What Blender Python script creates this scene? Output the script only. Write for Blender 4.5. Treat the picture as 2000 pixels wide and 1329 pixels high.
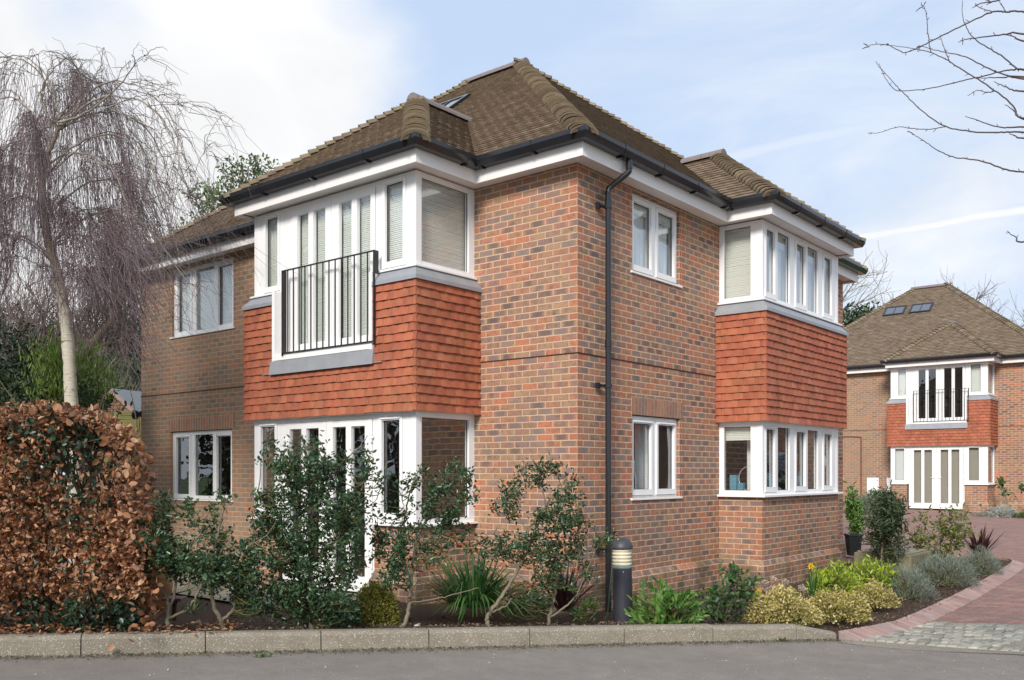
import bpy, math, random
import numpy as np
from mathutils import Vector, Matrix
rng = np.random.default_rng(7); random.seed(7)
for o in list(bpy.data.objects): bpy.data.objects.remove(o)
scene = bpy.context.scene
COL = scene.collection
# ---------------------------------------------------------------- camera
F, HOR, EYE = 1800., 924., 1.5
cam_d = bpy.data.cameras.new('camera'); cam = bpy.data.objects.new('camera', cam_d); COL.objects.link(cam)
cam.location = (0, 0, EYE); cam.rotation_euler = (math.radians(90), 0, 0)
cam_d.sensor_width = 36; cam_d.lens = 36*F/2000; cam_d.shift_y = (HOR-664.5)/2000
cam_d.clip_start = .05; cam_d.clip_end = 2000
scene.camera = cam
scene.render.resolution_x = 1024; scene.render.resolution_y = 680
scene.view_settings.view_transform = 'Standard'; scene.view_settings.look = 'None'
scene.view_settings.exposure = EXPO = .80; scene.view_settings.gamma = 1
# ---------------------------------------------------------------- node helper
class N:
    def __init__(s, tree): s.t = tree; s.n = tree.nodes; s.l = tree.links
    def new(s, ty, **k):
        n = s.n.new(ty)
        for a, b in k.items(): setattr(n, a, b)
        return n
    def put(s, sock, v):
        if isinstance(v, bpy.types.NodeSocket): s.l.new(v, sock)
        elif v is not None: sock.default_value = v
    def m(s, op, a, b=None, c=None, clamp=False):
        n = s.new('ShaderNodeMath', operation=op, use_clamp=clamp)
        s.put(n.inputs[0], a)
        if b is not None: s.put(n.inputs[1], b)
        if c is not None: s.put(n.inputs[2], c)
        return n.outputs[0]
    def vm(s, op, a, b=None):
        n = s.new('ShaderNodeVectorMath', operation=op); s.put(n.inputs[0], a)
        if b is not None: s.put(n.inputs[1], b)
        return n.outputs['Value'] if op in ('DOT_PRODUCT', 'LENGTH') else n.outputs[0]
    def noise(s, vec, scale, detail=3, rough=.5, dist=0, dim='3D'):
        n = s.new('ShaderNodeTexNoise', noise_dimensions=dim); s.put(n.inputs['Vector'], vec)
        n.inputs['Scale'].default_value = scale; n.inputs['Detail'].default_value = detail
        n.inputs['Roughness'].default_value = rough; n.inputs['Distortion'].default_value = dist
        return n.outputs['Fac']
    def ramp(s, f, stops, interp='LINEAR'):
        n = s.new('ShaderNodeValToRGB'); s.put(n.inputs[0], f); r = n.color_ramp; r.interpolation = interp
        while len(r.elements) < len(stops): r.elements.new(.5)
        for e, (p, c) in zip(r.elements, stops):
            e.position = p; e.color = tuple(c)+(1,) if len(c) == 3 else c
        return n.outputs[0]
    def mix(s, f, a, b, mode='MIX'):
        n = s.new('ShaderNodeMix', data_type='RGBA', blend_type=mode); s.put(n.inputs[0], f)
        for i, v in ((6, a), (7, b)):
            if isinstance(v, tuple) and len(v) == 3: v = v+(1,)
            s.put(n.inputs[i], v)
        return n.outputs[2]
    def sm(s, x, a, b):
        n = s.new('ShaderNodeMapRange', interpolation_type='SMOOTHSTEP'); s.put(n.inputs[0], x)
        n.inputs[1].default_value = a; n.inputs[2].default_value = b; return n.outputs[0]
    def xyz(s, v):
        n = s.new('ShaderNodeSeparateXYZ'); s.put(n.inputs[0], v); return n.outputs
    def comb(s, x, y, z=0.):
        n = s.new('ShaderNodeCombineXYZ'); s.put(n.inputs[0], x); s.put(n.inputs[1], y); s.put(n.inputs[2], z); return n.outputs[0]
    def white(s, v):
        n = s.new('ShaderNodeTexWhiteNoise', noise_dimensions='3D'); s.put(n.inputs['Vector'], v); return n.outputs
    def bump(s, h, dist=.01, strength=1., nrm=None):
        n = s.new('ShaderNodeBump'); s.put(n.inputs['Height'], h); n.inputs['Distance'].default_value = dist
        n.inputs['Strength'].default_value = strength
        if nrm is not None: s.put(n.inputs['Normal'], nrm)
        return n.outputs[0]
# ---------------------------------------------------------------- world: sky with clouds
W = bpy.data.worlds.new('World'); scene.world = W; W.use_nodes = True
w = N(W.node_tree); w.n.clear()
SUN_EL, SUN_AZ = math.radians(32), math.radians(199)      # azimuth measured clockwise from +Y
sky = w.new('ShaderNodeTexSky', sky_type='NISHITA'); sky.sun_disc = False
sky.sun_elevation = SUN_EL; sky.sun_rotation = SUN_AZ; sky.air_density = 1.0; sky.dust_density = 1.2; sky.ozone_density = 1.6
D = w.new('ShaderNodeTexCoord').outputs['Generated']
D = w.vm('NORMALIZE', D)
dx, dy, dz = w.xyz(D)
def cone(px, py, r0, r1):        # soft disc round a sky direction
    v = Vector(((px-1000)/F, 1, (HOR-py)/F)).normalized()
    return w.sm(w.vm('DOT_PRODUCT', D, tuple(v)), math.cos(math.radians(r1)), math.cos(math.radians(r0)))
zz = w.m('MAXIMUM', dz, .0)
cv = w.comb(w.m('DIVIDE', dx, w.m('ADD', zz, .45)), w.m('DIVIDE', dy, w.m('ADD', zz, .45)), zz)
n1 = w.noise(cv, 2.6, 6, .52, .3); n2 = w.noise(cv, 7.0, 5, .55, .2)
bias = w.m('ADD', w.m('MULTIPLY', cone(330, 260, 1, 19), .50), w.m('MULTIPLY', cone(1960, 620, 1, 14), .10))
bias = w.m('SUBTRACT', bias, w.m('MULTIPLY', cone(830, 60, 1, 8), .16))
bias = w.m('SUBTRACT', bias, w.m('MULTIPLY', cone(190, 90, 0, 5.0), .30))
bias = w.m('SUBTRACT', bias, w.m('MULTIPLY', cone(1350, 150, 4, 16), .12))
dens = w.m('ADD', w.m('ADD', n1, w.m('MULTIPLY', n2, .30)), bias)
mask = w.sm(dens, .52, 1.06)
thin = w.m('MULTIPLY', w.sm(w.noise(w.comb(w.m('MULTIPLY', dx, 1.), dy, w.m('MULTIPLY', dz, 3.2)), 2.6, 5, .6, .6), .38, .80), .55)
def trail(p, q, wd, amp):
    a = Vector(((p[0]-1000)/F, 1, (HOR-p[1])/F)); b = Vector(((q[0]-1000)/F, 1, (HOR-q[1])/F))
    nn = a.cross(b).normalized(); d = w.m('ABSOLUTE', w.m('ADD', w.vm('DOT_PRODUCT', D, tuple(nn)), w.m('MULTIPLY', w.m('SUBTRACT', n2, .5), wd*1.5)))
    return w.m('MULTIPLY', w.m('MULTIPLY', w.sm(d, wd, wd*.15), amp), w.sm(w.vm('DOT_PRODUCT', D, tuple(a.normalized())), .90, .99))
tr = w.m('ADD', trail((1690, 462), (2000, 412), .0075, .95), trail((1250, 350), (1900, 200), .010, .38))
lowhaze = w.m('MULTIPLY', w.sm(dz, .30, .02), .55)
tot = w.m('MAXIMUM', w.m('MAXIMUM', mask, thin), w.m('MAXIMUM', tr, lowhaze), clamp=True)
shade = w.m('ADD', .76, w.m('MULTIPLY', w.noise(w.vm('ADD', cv, (.06, .09, .0)), 3.4, 5, .55, .4), .46))
grey = w.m('MULTIPLY', w.noise(cv, 3.3, 4, .5), .30)
CL = 9.5
cloud = w.mix(1.0, (CL*.985, CL*.99, CL*1.0), w.comb(shade, shade, w.m('ADD', shade, .0)), 'MULTIPLY')
# the Nishita blue lifted a little towards a pale winter blue
base = w.mix(.85, sky.outputs[0], (6.1, 7.6, 10.0))
col = w.mix(tot, base, cloud)
bg = w.new('ShaderNodeBackground'); w.put(bg.inputs[0], col); bg.inputs[1].default_value = .060
w.l.new(bg.outputs[0], w.new('ShaderNodeOutputWorld').inputs[0])
# ---------------------------------------------------------------- sun (behind thin cloud)
sd = bpy.data.lights.new('sun', 'SUN'); sun = bpy.data.objects.new('sun', sd); COL.objects.link(sun)
sd.energy = 2.25; sd.angle = math.radians(15); sd.color = (1, .93, .84)
sdir = Vector((math.sin(SUN_AZ)*math.cos(SUN_EL), math.cos(SUN_AZ)*math.cos(SUN_EL), math.sin(SUN_EL)))
sun.rotation_euler = sdir.to_track_quat('Z', 'Y').to_euler(); sun.location = sdir*60
# ---------------------------------------------------------------- object helpers
def tag(o, label=None, cat=None, group=None, kind=None):
    if label: o['label'] = label
    if cat: o['category'] = cat
    if group: o['group'] = group
    if kind: o['kind'] = kind
    return o
def empty(name, loc=(0, 0, 0), rz=0., parent=None):
    o = bpy.data.objects.new(name, None); COL.objects.link(o); o.location = loc; o.rotation_euler = (0, 0, rz)
    o.empty_display_size = .2
    if parent: o.parent = parent
    return o
def mesh_np(name, V, Fc, mat, parent=None, rnd=None, uv=None, smooth=False):
    """V (n,3), Fc list of (m,k) index arrays"""
    if not isinstance(Fc, (list, tuple)): Fc = [Fc]
    Fc = [np.asarray(f, dtype=np.int32) for f in Fc if len(f)]
    me = bpy.data.meshes.new(name)
    V = np.asarray(V, dtype=np.float32)
    me.vertices.add(len(V)); me.vertices.foreach_set('co', V.ravel())
    loops = np.concatenate([f.ravel() for f in Fc]); me.loops.add(len(loops)); me.loops.foreach_set('vertex_index', loops)
    tot = np.concatenate([np.full(len(f), f.shape[1], dtype=np.int32) for f in Fc])
    st = np.concatenate([[0], np.cumsum(tot)[:-1]]).astype(np.int32)
    me.polygons.add(len(tot)); me.polygons.foreach_set('loop_start', st); me.polygons.foreach_set('loop_total', tot)
    me.update(calc_edges=True)
    if rnd is not None:
        a = me.attributes.new('rnd', 'FLOAT', 'FACE'); a.data.foreach_set('value', np.asarray(rnd, dtype=np.float32))
    if uv is not None:
        u = me.uv_layers.new(name='UVMap'); u.data.foreach_set('uv', np.asarray(uv, dtype=np.float32).ravel())
    if smooth: me.polygons.foreach_set('use_smooth', np.ones(len(tot), dtype=bool))
    if mat: me.materials.append(mat)
    o = bpy.data.objects.new(name, me); COL.objects.link(o)
    if parent: o.parent = parent
    return o
class MB:
    def __init__(s): s.v = []; s.f = []; s.uv = []; s.r = []
    def face(s, pts, uv=None, r=0.):
        i = len(s.v); s.v += [tuple(p) for p in pts]; s.f.append(list(range(i, i+len(pts))))
        s.uv.append(uv if uv else [(0, 0)]*len(pts)); s.r.append(r)
    def box(s, lo, hi, r=0., fr=None):
        x0, y0, z0 = lo; x1, y1, z1 = hi
        c = [(x0, y0, z0), (x1, y0, z0), (x1, y1, z0), (x0, y1, z0), (x0, y0, z1), (x1, y0, z1), (x1, y1, z1), (x0, y1, z1)]
        if fr: c = [fr(a, -b, d) for a, b, d in c]      # (u, -n, z)
        i = len(s.v); s.v += c
        for q in ((0, 3, 2, 1), (4, 5, 6, 7), (0, 1, 5, 4), (1, 2, 6, 5), (2, 3, 7, 6), (3, 0, 4, 7)):
            s.f.append([i+k for k in q])
            P = [c[k] for k in q]
            if q in ((0, 3, 2, 1), (4, 5, 6, 7)): s.uv.append([(p[0], p[1]) for p in P])
            elif abs(P[0][0]-P[1][0])+abs(P[0][0]-P[2][0]) > abs(P[0][1]-P[1][1])+abs(P[0][1]-P[2][1]): s.uv.append([(p[0], p[2]) for p in P])
            else: s.uv.append([(p[1], p[2]) for p in P])
            s.r.append(r)
    def add(s, V, Fs, r=0.):
        i = len(s.v); s.v += [tuple(p) for p in V]
        for f in Fs: s.f.append([i+k for k in f]); s.uv.append([(0, 0)]*len(f)); s.r.append(r)
    def lathe(s, prof, c=(0, 0, 0), n=20, r=0.):
        V = []; Fs = []
        for (rr, z) in prof:
            for k in range(n): a = 2*math.pi*k/n; V.append((c[0]+rr*math.cos(a), c[1]+rr*math.sin(a), c[2]+z))
        for j in range(len(prof)-1):
            for k in range(n): k2 = (k+1) % n; Fs.append((j*n+k, j*n+k2, (j+1)*n+k2, (j+1)*n+k))
        s.add(V, Fs, r)
    def build(s, name, mat, parent=None, smooth=False, bevel=0., weld=False):
        me = bpy.data.meshes.new(name); me.from_pydata(s.v, [], s.f)
        u = me.uv_layers.new(name='UVMap'); u.data.foreach_set('uv', np.array([c for q in s.uv for c in q], dtype=np.float32).ravel())
        a = me.attributes.new('rnd', 'FLOAT', 'FACE'); a.data.foreach_set('value', np.array(s.r, dtype=np.float32))
        if smooth: me.polygons.foreach_set('use_smooth', np.ones(len(s.f), dtype=bool))
        me.materials.append(mat)
        o = bpy.data.objects.new(name, me); COL.objects.link(o)
        if parent: o.parent = parent
        if bevel:
            b = o.modifiers.new('bevel', 'BEVEL'); b.width = bevel; b.segments = 2; b.limit_method = 'ANGLE'; b.angle_limit = math.radians(50)
        return o
def tubes(P, R, k=4):
    """P (B,n,3) R (B,n) -> verts, quads"""
    P = np.asarray(P, dtype=float); R = np.asarray(R, dtype=float); B, n, _ = P.shape
    T = np.gradient(P, axis=1); T /= np.linalg.norm(T, axis=2, keepdims=True)+1e-9
    ref = np.where(np.abs(T[:, :1, 2:3]) > .9, np.array([1., 0, 0]), np.array([0, 0, 1.]))
    U = np.cross(T, ref); U /= np.linalg.norm(U, axis=2, keepdims=True)+1e-9
    Wv = np.cross(T, U); a = np.arange(k)*2*np.pi/k
    V = P[:, :, None, :] + R[:, :, None, None]*(np.cos(a)[None, None, :, None]*U[:, :, None, :]+np.sin(a)[None, None, :, None]*Wv[:, :, None, :])
    idx = np.arange(B*n*k).reshape(B, n, k)
    a0 = idx[:, :-1, :]; b0 = idx[:, 1:, :]
    Q = np.stack([a0, np.roll(a0, -1, 2), np.roll(b0, -1, 2), b0], axis=-1).reshape(-1, 4)
    return V.reshape(-1, 3), Q, n
def tube_list(polys, k=5, sub=1):
    """list of (pts, radii) of any length -> verts, quads"""
    VV = []; QQ = []; off = 0
    by = {}
    for p, r in polys: by.setdefault(len(p), []).append((p, r))
    for n, L in by.items():
        V, Q, _ = tubes(np.array([p for p, r in L]), np.array([r for p, r in L]), k)
        VV.append(V); QQ.append(Q+off); off += len(V)
    return np.concatenate(VV), np.concatenate(QQ)
def resample(pts, radii, m):
    pts = np.array(pts, float); radii = np.array(radii, float); n = len(pts)
    if n < 3:
        t = np.linspace(0, n-1, m); return np.stack([np.interp(t, range(n), pts[:, i]) for i in range(3)], 1), np.interp(t, range(n), radii)
    out = []; t = np.linspace(0, n-1-1e-6, m)
    for x in t:                           # Catmull-Rom
        i = int(x); f = x-i
        p0, p1, p2, p3 = pts[max(i-1, 0)], pts[i], pts[min(i+1, n-1)], pts[min(i+2, n-1)]
        out.append(.5*((2*p1)+(-p0+p2)*f+(2*p0-5*p1+4*p2-p3)*f*f+(-p0+3*p1-3*p2+p3)*f**3))
    return np.array(out), np.interp(t, range(n), radii)
def leaves_np(C, size, dirs=None, aspect=.5, fold=.35, flat=0., curl=0.):
    """hexagonal folded leaves: C (n,3) base, size (n,) length; returns verts, faces, rnd"""
    n = len(C); size = np.broadcast_to(size, (n,))
    d = rng.normal(size=(n, 3)) if dirs is None else np.asarray(dirs)+rng.normal(size=(n, 3))*.35
    d /= np.linalg.norm(d, axis=1, keepdims=True)+1e-9
    up = rng.normal(size=(n, 3))*(1-flat)+np.array([0, 0, 1.])*flat*2
    s = np.cross(d, up); s /= np.linalg.norm(s, axis=1, keepdims=True)+1e-9
    nn = np.cross(s, d)
    L = size[:, None]; wd = L*aspect*.5
    V = np.stack([C, C+d*L*.3+s*wd*.9+nn*wd*fold, C+d*L*.68+s*wd*.75+nn*(wd*fold-L*curl*.4),
                  C+d*L-nn*L*curl, C+d*L*.68-s*wd*.75+nn*(wd*fold-L*curl*.4), C+d*L*.3-s*wd*.9+nn*wd*fold], 1).reshape(-1, 3)
    b = np.arange(n)[:, None]*6
    Fq = np.concatenate([b+np.array([[0, 1, 2, 3]]), b+np.array([[0, 3, 4, 5]])], 0)
    r = rng.random(n); return V, Fq, np.concatenate([r, r])
def leaves(name, C, size, mat, parent=None, **k):
    V, Fq, r = leaves_np(np.asarray(C, float), size, **k)
    return mesh_np(name, V, Fq, mat, parent, rnd=r)
def at(px, py, Z): return np.array([(px-1000)/F*Z, Z, EYE+(HOR-py)/F*Z])
# ---------------------------------------------------------------- materials
def newmat(name):
    m = bpy.data.materials.new(name); m.use_nodes = True; nt = N(m.node_tree)
    b = m.node_tree.nodes['Principled BSDF']; return m, nt, b
def simple(name, col, rough=.5, metal=0., var=.06, scale=6., bumpd=0., spec=.5, dirt=0.):
    m, t, b = newmat(name)
    P = t.new('ShaderNodeTexCoord').outputs['Object']
    f = t.noise(P, scale, 5, .6)
    c = t.mix(f, tuple(x*(1-var) for x in col), tuple(min(1, x*(1+var)) for x in col))
    if dirt:
        g = t.sm(t.noise(P, 2.3, 6, .7, .5), .45, .8)
        c = t.mix(t.m('MULTIPLY', g, dirt), c, tuple(x*.55 for x in col))
    t.put(b.inputs['Base Color'], c); b.inputs['Roughness'].default_value = rough; b.inputs['Metallic'].default_value = metal
    b.inputs['Specular IOR Level'].default_value = spec
    if bumpd: t.put(b.inputs['Normal'], t.bump(t.noise(P, scale*8, 4, .6), bumpd))
    return m
def brickmat(name, bw, bh, mw, palette, mortar, dark=(.115, .092, .09), burnt=.5, rough=.85, off=.5, bumpd=.004, speck=.7, stain=None):
    m, t, b = newmat(name)
    uv = t.new('ShaderNodeUVMap').outputs[0]
    P = t.new('ShaderNodeTexCoord').outputs['Object']
    q = t.new('ShaderNodeAttribute', attribute_name='rnd').outputs['Fac']
    wob = t.noise(uv, 28, 2, .5, 0, '2D'); wob2 = t.noise(t.vm('ADD', uv, (13.1, 7.7, 0)), 22, 2, .5, 0, '2D')
    u, v, _ = t.xyz(uv)
    u = t.m('ADD', u, t.m('MULTIPLY', t.m('SUBTRACT', wob, .5), .008)); v = t.m('ADD', v, t.m('MULTIPLY', t.m('SUBTRACT', wob2, .5), .008))
    rv = t.m('DIVIDE', v, bh); row = t.m('FLOOR', rv); fv = t.m('FRACT', rv)
    par = t.m('ABSOLUTE', t.m('MODULO', row, 2.))
    ru = t.m('ADD', t.m('DIVIDE', u, bw), t.m('MULTIPLY', par, off)); colm = t.m('FLOOR', ru); fu = t.m('FRACT', ru)
    cell = t.comb(colm, row, 0.5)
    wn = t.white(cell); rc = wn['Value']; rcol = t.xyz(wn['Color'])
    eu = t.m('MULTIPLY', t.m('MINIMUM', fu, t.m('SUBTRACT', 1., fu)), bw); ev = t.m('MULTIPLY', t.m('MINIMUM', fv, t.m('SUBTRACT', 1., fv)), bh)
    e = t.m('MINIMUM', eu, ev)
    brick = t.sm(e, mw*.35, mw*.75)
    # brick body colour, half the cells red, others brown or grey
    c = t.ramp(rc, palette)
    n = t.noise(t.vm('ADD', P, wn['Color']), 16, 4, .6)
    c = t.mix(t.m('MULTIPLY', t.sm(n, .42, .72), .35), c, tuple(x*.6 for x in dark)+(1,))
    if burnt:
        # burnt face patch kept away from the brick's ends
        mid = t.sm(eu, .012, .07)
        bm = t.m('MULTIPLY', t.m('MULTIPLY', mid, t.sm(t.m('ADD', t.noise(P, 9, 4, .65), t.m('ADD', t.m('MULTIPLY', t.m('SUBTRACT', rcol[1], .57), .66), t.m('MULTIPLY', t.m('SUBTRACT', t.noise(P, .55, 3, .5), .5), .75))), .44, .66)), burnt)
        c = t.mix(bm, c, t.mix(rcol[2], dark, tuple(x*2.1 for x in dark)))
        # red ends of the cut bricks beside corners and openings
        isq = t.m('MULTIPLY', t.m('GREATER_THAN', q, .5), t.m('ABSOLUTE', t.m('SUBTRACT', par, t.m('GREATER_THAN', q, 1.5))))
        c = t.mix(t.m('MULTIPLY', isq, t.m('MULTIPLY', t.sm(rcol[0], .25, .35), .8)), c, (.40, .135, .075))
    sp = t.m('MULTIPLY', t.sm(t.noise(P, 75, 2, .5), .66, .72), t.m('MULTIPLY', speck, t.sm(rcol[1], .35, .6)))
    c = t.mix(sp, c, (.02, .018, .02))
    mo = t.mix(t.noise(P, 3., 5, .6), tuple(x*.72 for x in mortar), tuple(x*1.12 for x in mortar))
    mo = t.mix(t.m('MULTIPLY', t.sm(t.noise(P, 40, 3, .6), .5, .8), .4), mo, tuple(x*.55 for x in mortar))
    c = t.mix(brick, mo, c)
    # broad weathering
    c = t.mix(t.m('MULTIPLY', t.sm(t.noise(P, .9, 5, .6), .45, .75), .20), c, (.17, .14, .115))
    if stain:   # long weathered olive brown tone of the garden end
        px_, _, _ = t.xyz(P)
        c = t.mix(t.m('MULTIPLY', t.sm(t.m('ADD', px_, t.m('MULTIPLY', t.noise(P, .8, 4, .6), 2.)), -2.6, -5.4), t.m('ADD', .18, t.m('MULTIPLY', t.noise(P, 2.2, 4, .6), .42))), c, (.30, .235, .155))
    if stain:   # green-brown damp patches, own shape, from object space noise
        _, _, pz = t.xyz(P)
        g = t.m('MULTIPLY', t.sm(t.noise(P, 1.7, 5, .65), .42, .66), t.sm(t.m('ADD', pz, t.m('MULTIPLY', n, .3)), .95, .15))
        c = t.mix(t.m('MULTIPLY', g, .8), c, stain)
    t.put(b.inputs['Base Color'], c); b.inputs['Roughness'].default_value = rough
    b.inputs['Specular IOR Level'].default_value = .25
    h = t.m('ADD', brick, t.m('MULTIPLY', t.noise(P, 90, 4, .7), .35))
    t.put(b.inputs['Normal'], t.bump(h, bumpd, .9))
    return m
PAL = [(0., (.50, .185, .105)), (.14, (.43, .19, .115)), (.32, (.38, .205, .13)), (.50, (.32, .18, .13)), (.68, (.41, .245, .15)), (.86, (.26, .17, .145)), (1., (.53, .21, .125))]
M = {}
M['brick'] = brickmat('brick', .225, .075, .012, PAL, (.62, .46, .305), burnt=.8, stain=(.085, .08, .04, 1))
M['brick_soldier'] = brickmat('brick_soldier', .225, .075, .011, PAL, (.60, .43, .28), burnt=.45, off=0.)
def tilemat(name, ramp, rough=.8, moss=.0, mosscol=(.20, .19, .06), lichen=0., dark=0., streak=0.):
    m, t, b = newmat(name)
    P = t.new('ShaderNodeTexCoord').outputs['Object']
    q = t.new('ShaderNodeAttribute', attribute_name='rnd').outputs['Fac']
    c = t.ramp(q, ramp)
    c = t.mix(t.m('MULTIPLY', t.sm(t.noise(P, 5, 5, .6), .4, .75), .45), c, tuple(x*.55 for x in ramp[0][1])+(1,))
    if streak:
        x, y, z = t.xyz(P)
        s = t.noise(t.comb(t.m('MULTIPLY', x, 9.), t.m('MULTIPLY', y, 9.), t.m('MULTIPLY', z, .8)), 1., 3, .6)
        c = t.mix(t.m('MULTIPLY', t.sm(s, .52, .72), streak), c, (.10, .045, .02))
    if moss:
        f = t.sm(t.m('ADD', t.noise(P, 2.2, 6, .65), t.m('MULTIPLY', t.noise(P, 30, 3, .6), .3)), .58, .82)
        c = t.mix(t.m('MULTIPLY', f, moss), c, mosscol+(1,))
    if lichen:
        f = t.sm(t.noise(P, 38, 3, .6), .62, .70)
        c = t.mix(t.m('MULTIPLY', f, lichen), c, (.42, .40, .30))
    t.put(b.inputs['Base Color'], c); b.inputs['Roughness'].default_value = rough; b.inputs['Specular IOR Level'].default_value = .3
    t.put(b.inputs['Normal'], t.bump(t.noise(P, 60, 4, .65), .004, .8))
    return m
M['roof'] = tilemat('roof_tile', [(0, (.15, .105, .072)), (.3, (.195, .14, .098)), (.6, (.235, .175, .122)), (.85, (.175, .125, .09)), (1, (.28, .215, .155))], moss=.35, mosscol=(.20, .165, .095), lichen=.75)
M['bonnet'] = tilemat('bonnet_tile', [(0, (.15, .11, .075)), (.5, (.21, .16, .11)), (1, (.28, .22, .155))], moss=.4, mosscol=(.17, .15, .06), lichen=.5)
M['ridge'] = simple('ridge_tile', (.20, .165, .16), .8, var=.2, bumpd=.004)
M['hung'] = tilemat('hung_tile', [(0, (.35, .105, .06)), (.35, (.42, .128, .07)), (.7, (.46, .152, .082)), (.9, (.36, .105, .066)), (1, (.51, .19, .105))], rough=.72, moss=.25, mosscol=(.22, .13, .05), streak=.35)
M['upvc'] = simple('white_plastic', (.85, .85, .85), .32, var=.04, scale=2.5, dirt=.06)
M['paint'] = simple('white_board', (.82, .79, .77), .42, var=.04, scale=3, dirt=.08)
M['lead'] = simple('lead', (.33, .345, .37), .55, .25, var=.22, scale=5, bumpd=.003)
M['black'] = simple('black_plastic', (.020, .021, .024), .16, var=.3)
M['iron'] = simple('black_iron', (.02, .018, .018), .45, var=.2)
M['blind'] = simple('blind_slat', (.80, .81, .77), .5, var=.03)
M['curtain'] = simple('net_curtain', (.82, .83, .84), .9, var=.03)
M['room'] = simple('room_wall', (.34, .31, .27), .9)
M['carpet'] = simple('room_floor', (.16, .12, .09), .9)
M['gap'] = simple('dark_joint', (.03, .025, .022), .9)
M['hoop'] = simple('hoop', (.75, .75, .75), .3, .6)
M['blue'] = simple('blue_card', (.10, .30, .42), .5)
def glassmat():
    m, t, b = newmat('glass'); m.node_tree.nodes.remove(b)
    P = t.new('ShaderNodeTexCoord').outputs['Object']
    nb = t.bump(t.noise(P, 1.6, 2, .5), .006, 1.)
    lw = t.new('ShaderNodeLayerWeight'); lw.inputs[0].default_value = .5; t.put(lw.inputs['Normal'], nb)
    fres = t.m('ADD', .17, t.m('MULTIPLY', t.m('POWER', lw.outputs['Facing'], 3.6), .83), clamp=True)
    tr = t.new('ShaderNodeBsdfTransparent'); tr.inputs[0].default_value = (.93, .96, .94, 1)
    gl = t.new('ShaderNodeBsdfGlossy'); gl.inputs['Roughness'].default_value = 0.01; gl.inputs['Color'].default_value = (.95, .97, 1, 1); t.put(gl.inputs['Normal'], nb)
    mx = t.new('ShaderNodeMixShader'); t.put(mx.inputs[0], fres)
    t.l.new(tr.outputs[0], mx.inputs[1]); t.l.new(gl.outputs[0], mx.inputs[2])
    out = m.node_tree.nodes['Material Output']; t.l.new(mx.outputs[0], out.inputs[0]); return m
M['glass'] = glassmat()
def leafmat(name, cols, rough=.5, trans=.25, var=.25, spec=.5):
    m, t, b = newmat(name)
    P = t.new('ShaderNodeTexCoord').outputs['Object']
    q = t.new('ShaderNodeAttribute', attribute_name='rnd').outputs['Fac']
    c = t.ramp(q, [(i/(len(cols)-1), k) for i, k in enumerate(cols)])
    c = t.mix(t.m('MULTIPLY', t.sm(t.noise(P, 1.8, 3, .5), .35, .7), var), c, tuple(x*.5 for x in cols[0])+(1,))
    t.put(b.inputs['Base Color'], c); b.inputs['Roughness'].default_value = rough; b.inputs['Specular IOR Level'].default_value = spec
    tl = t.new('ShaderNodeBsdfTranslucent'); t.put(tl.inputs[0], c)
    mx = t.new('ShaderNodeMixShader'); mx.inputs[0].default_value = trans
    out = m.node_tree.nodes['Material Output']; t.l.new(b.outputs[0], mx.inputs[1]); t.l.new(tl.outputs[0], mx.inputs[2]); t.l.new(mx.outputs[0], out.inputs[0])
    return m
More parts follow.
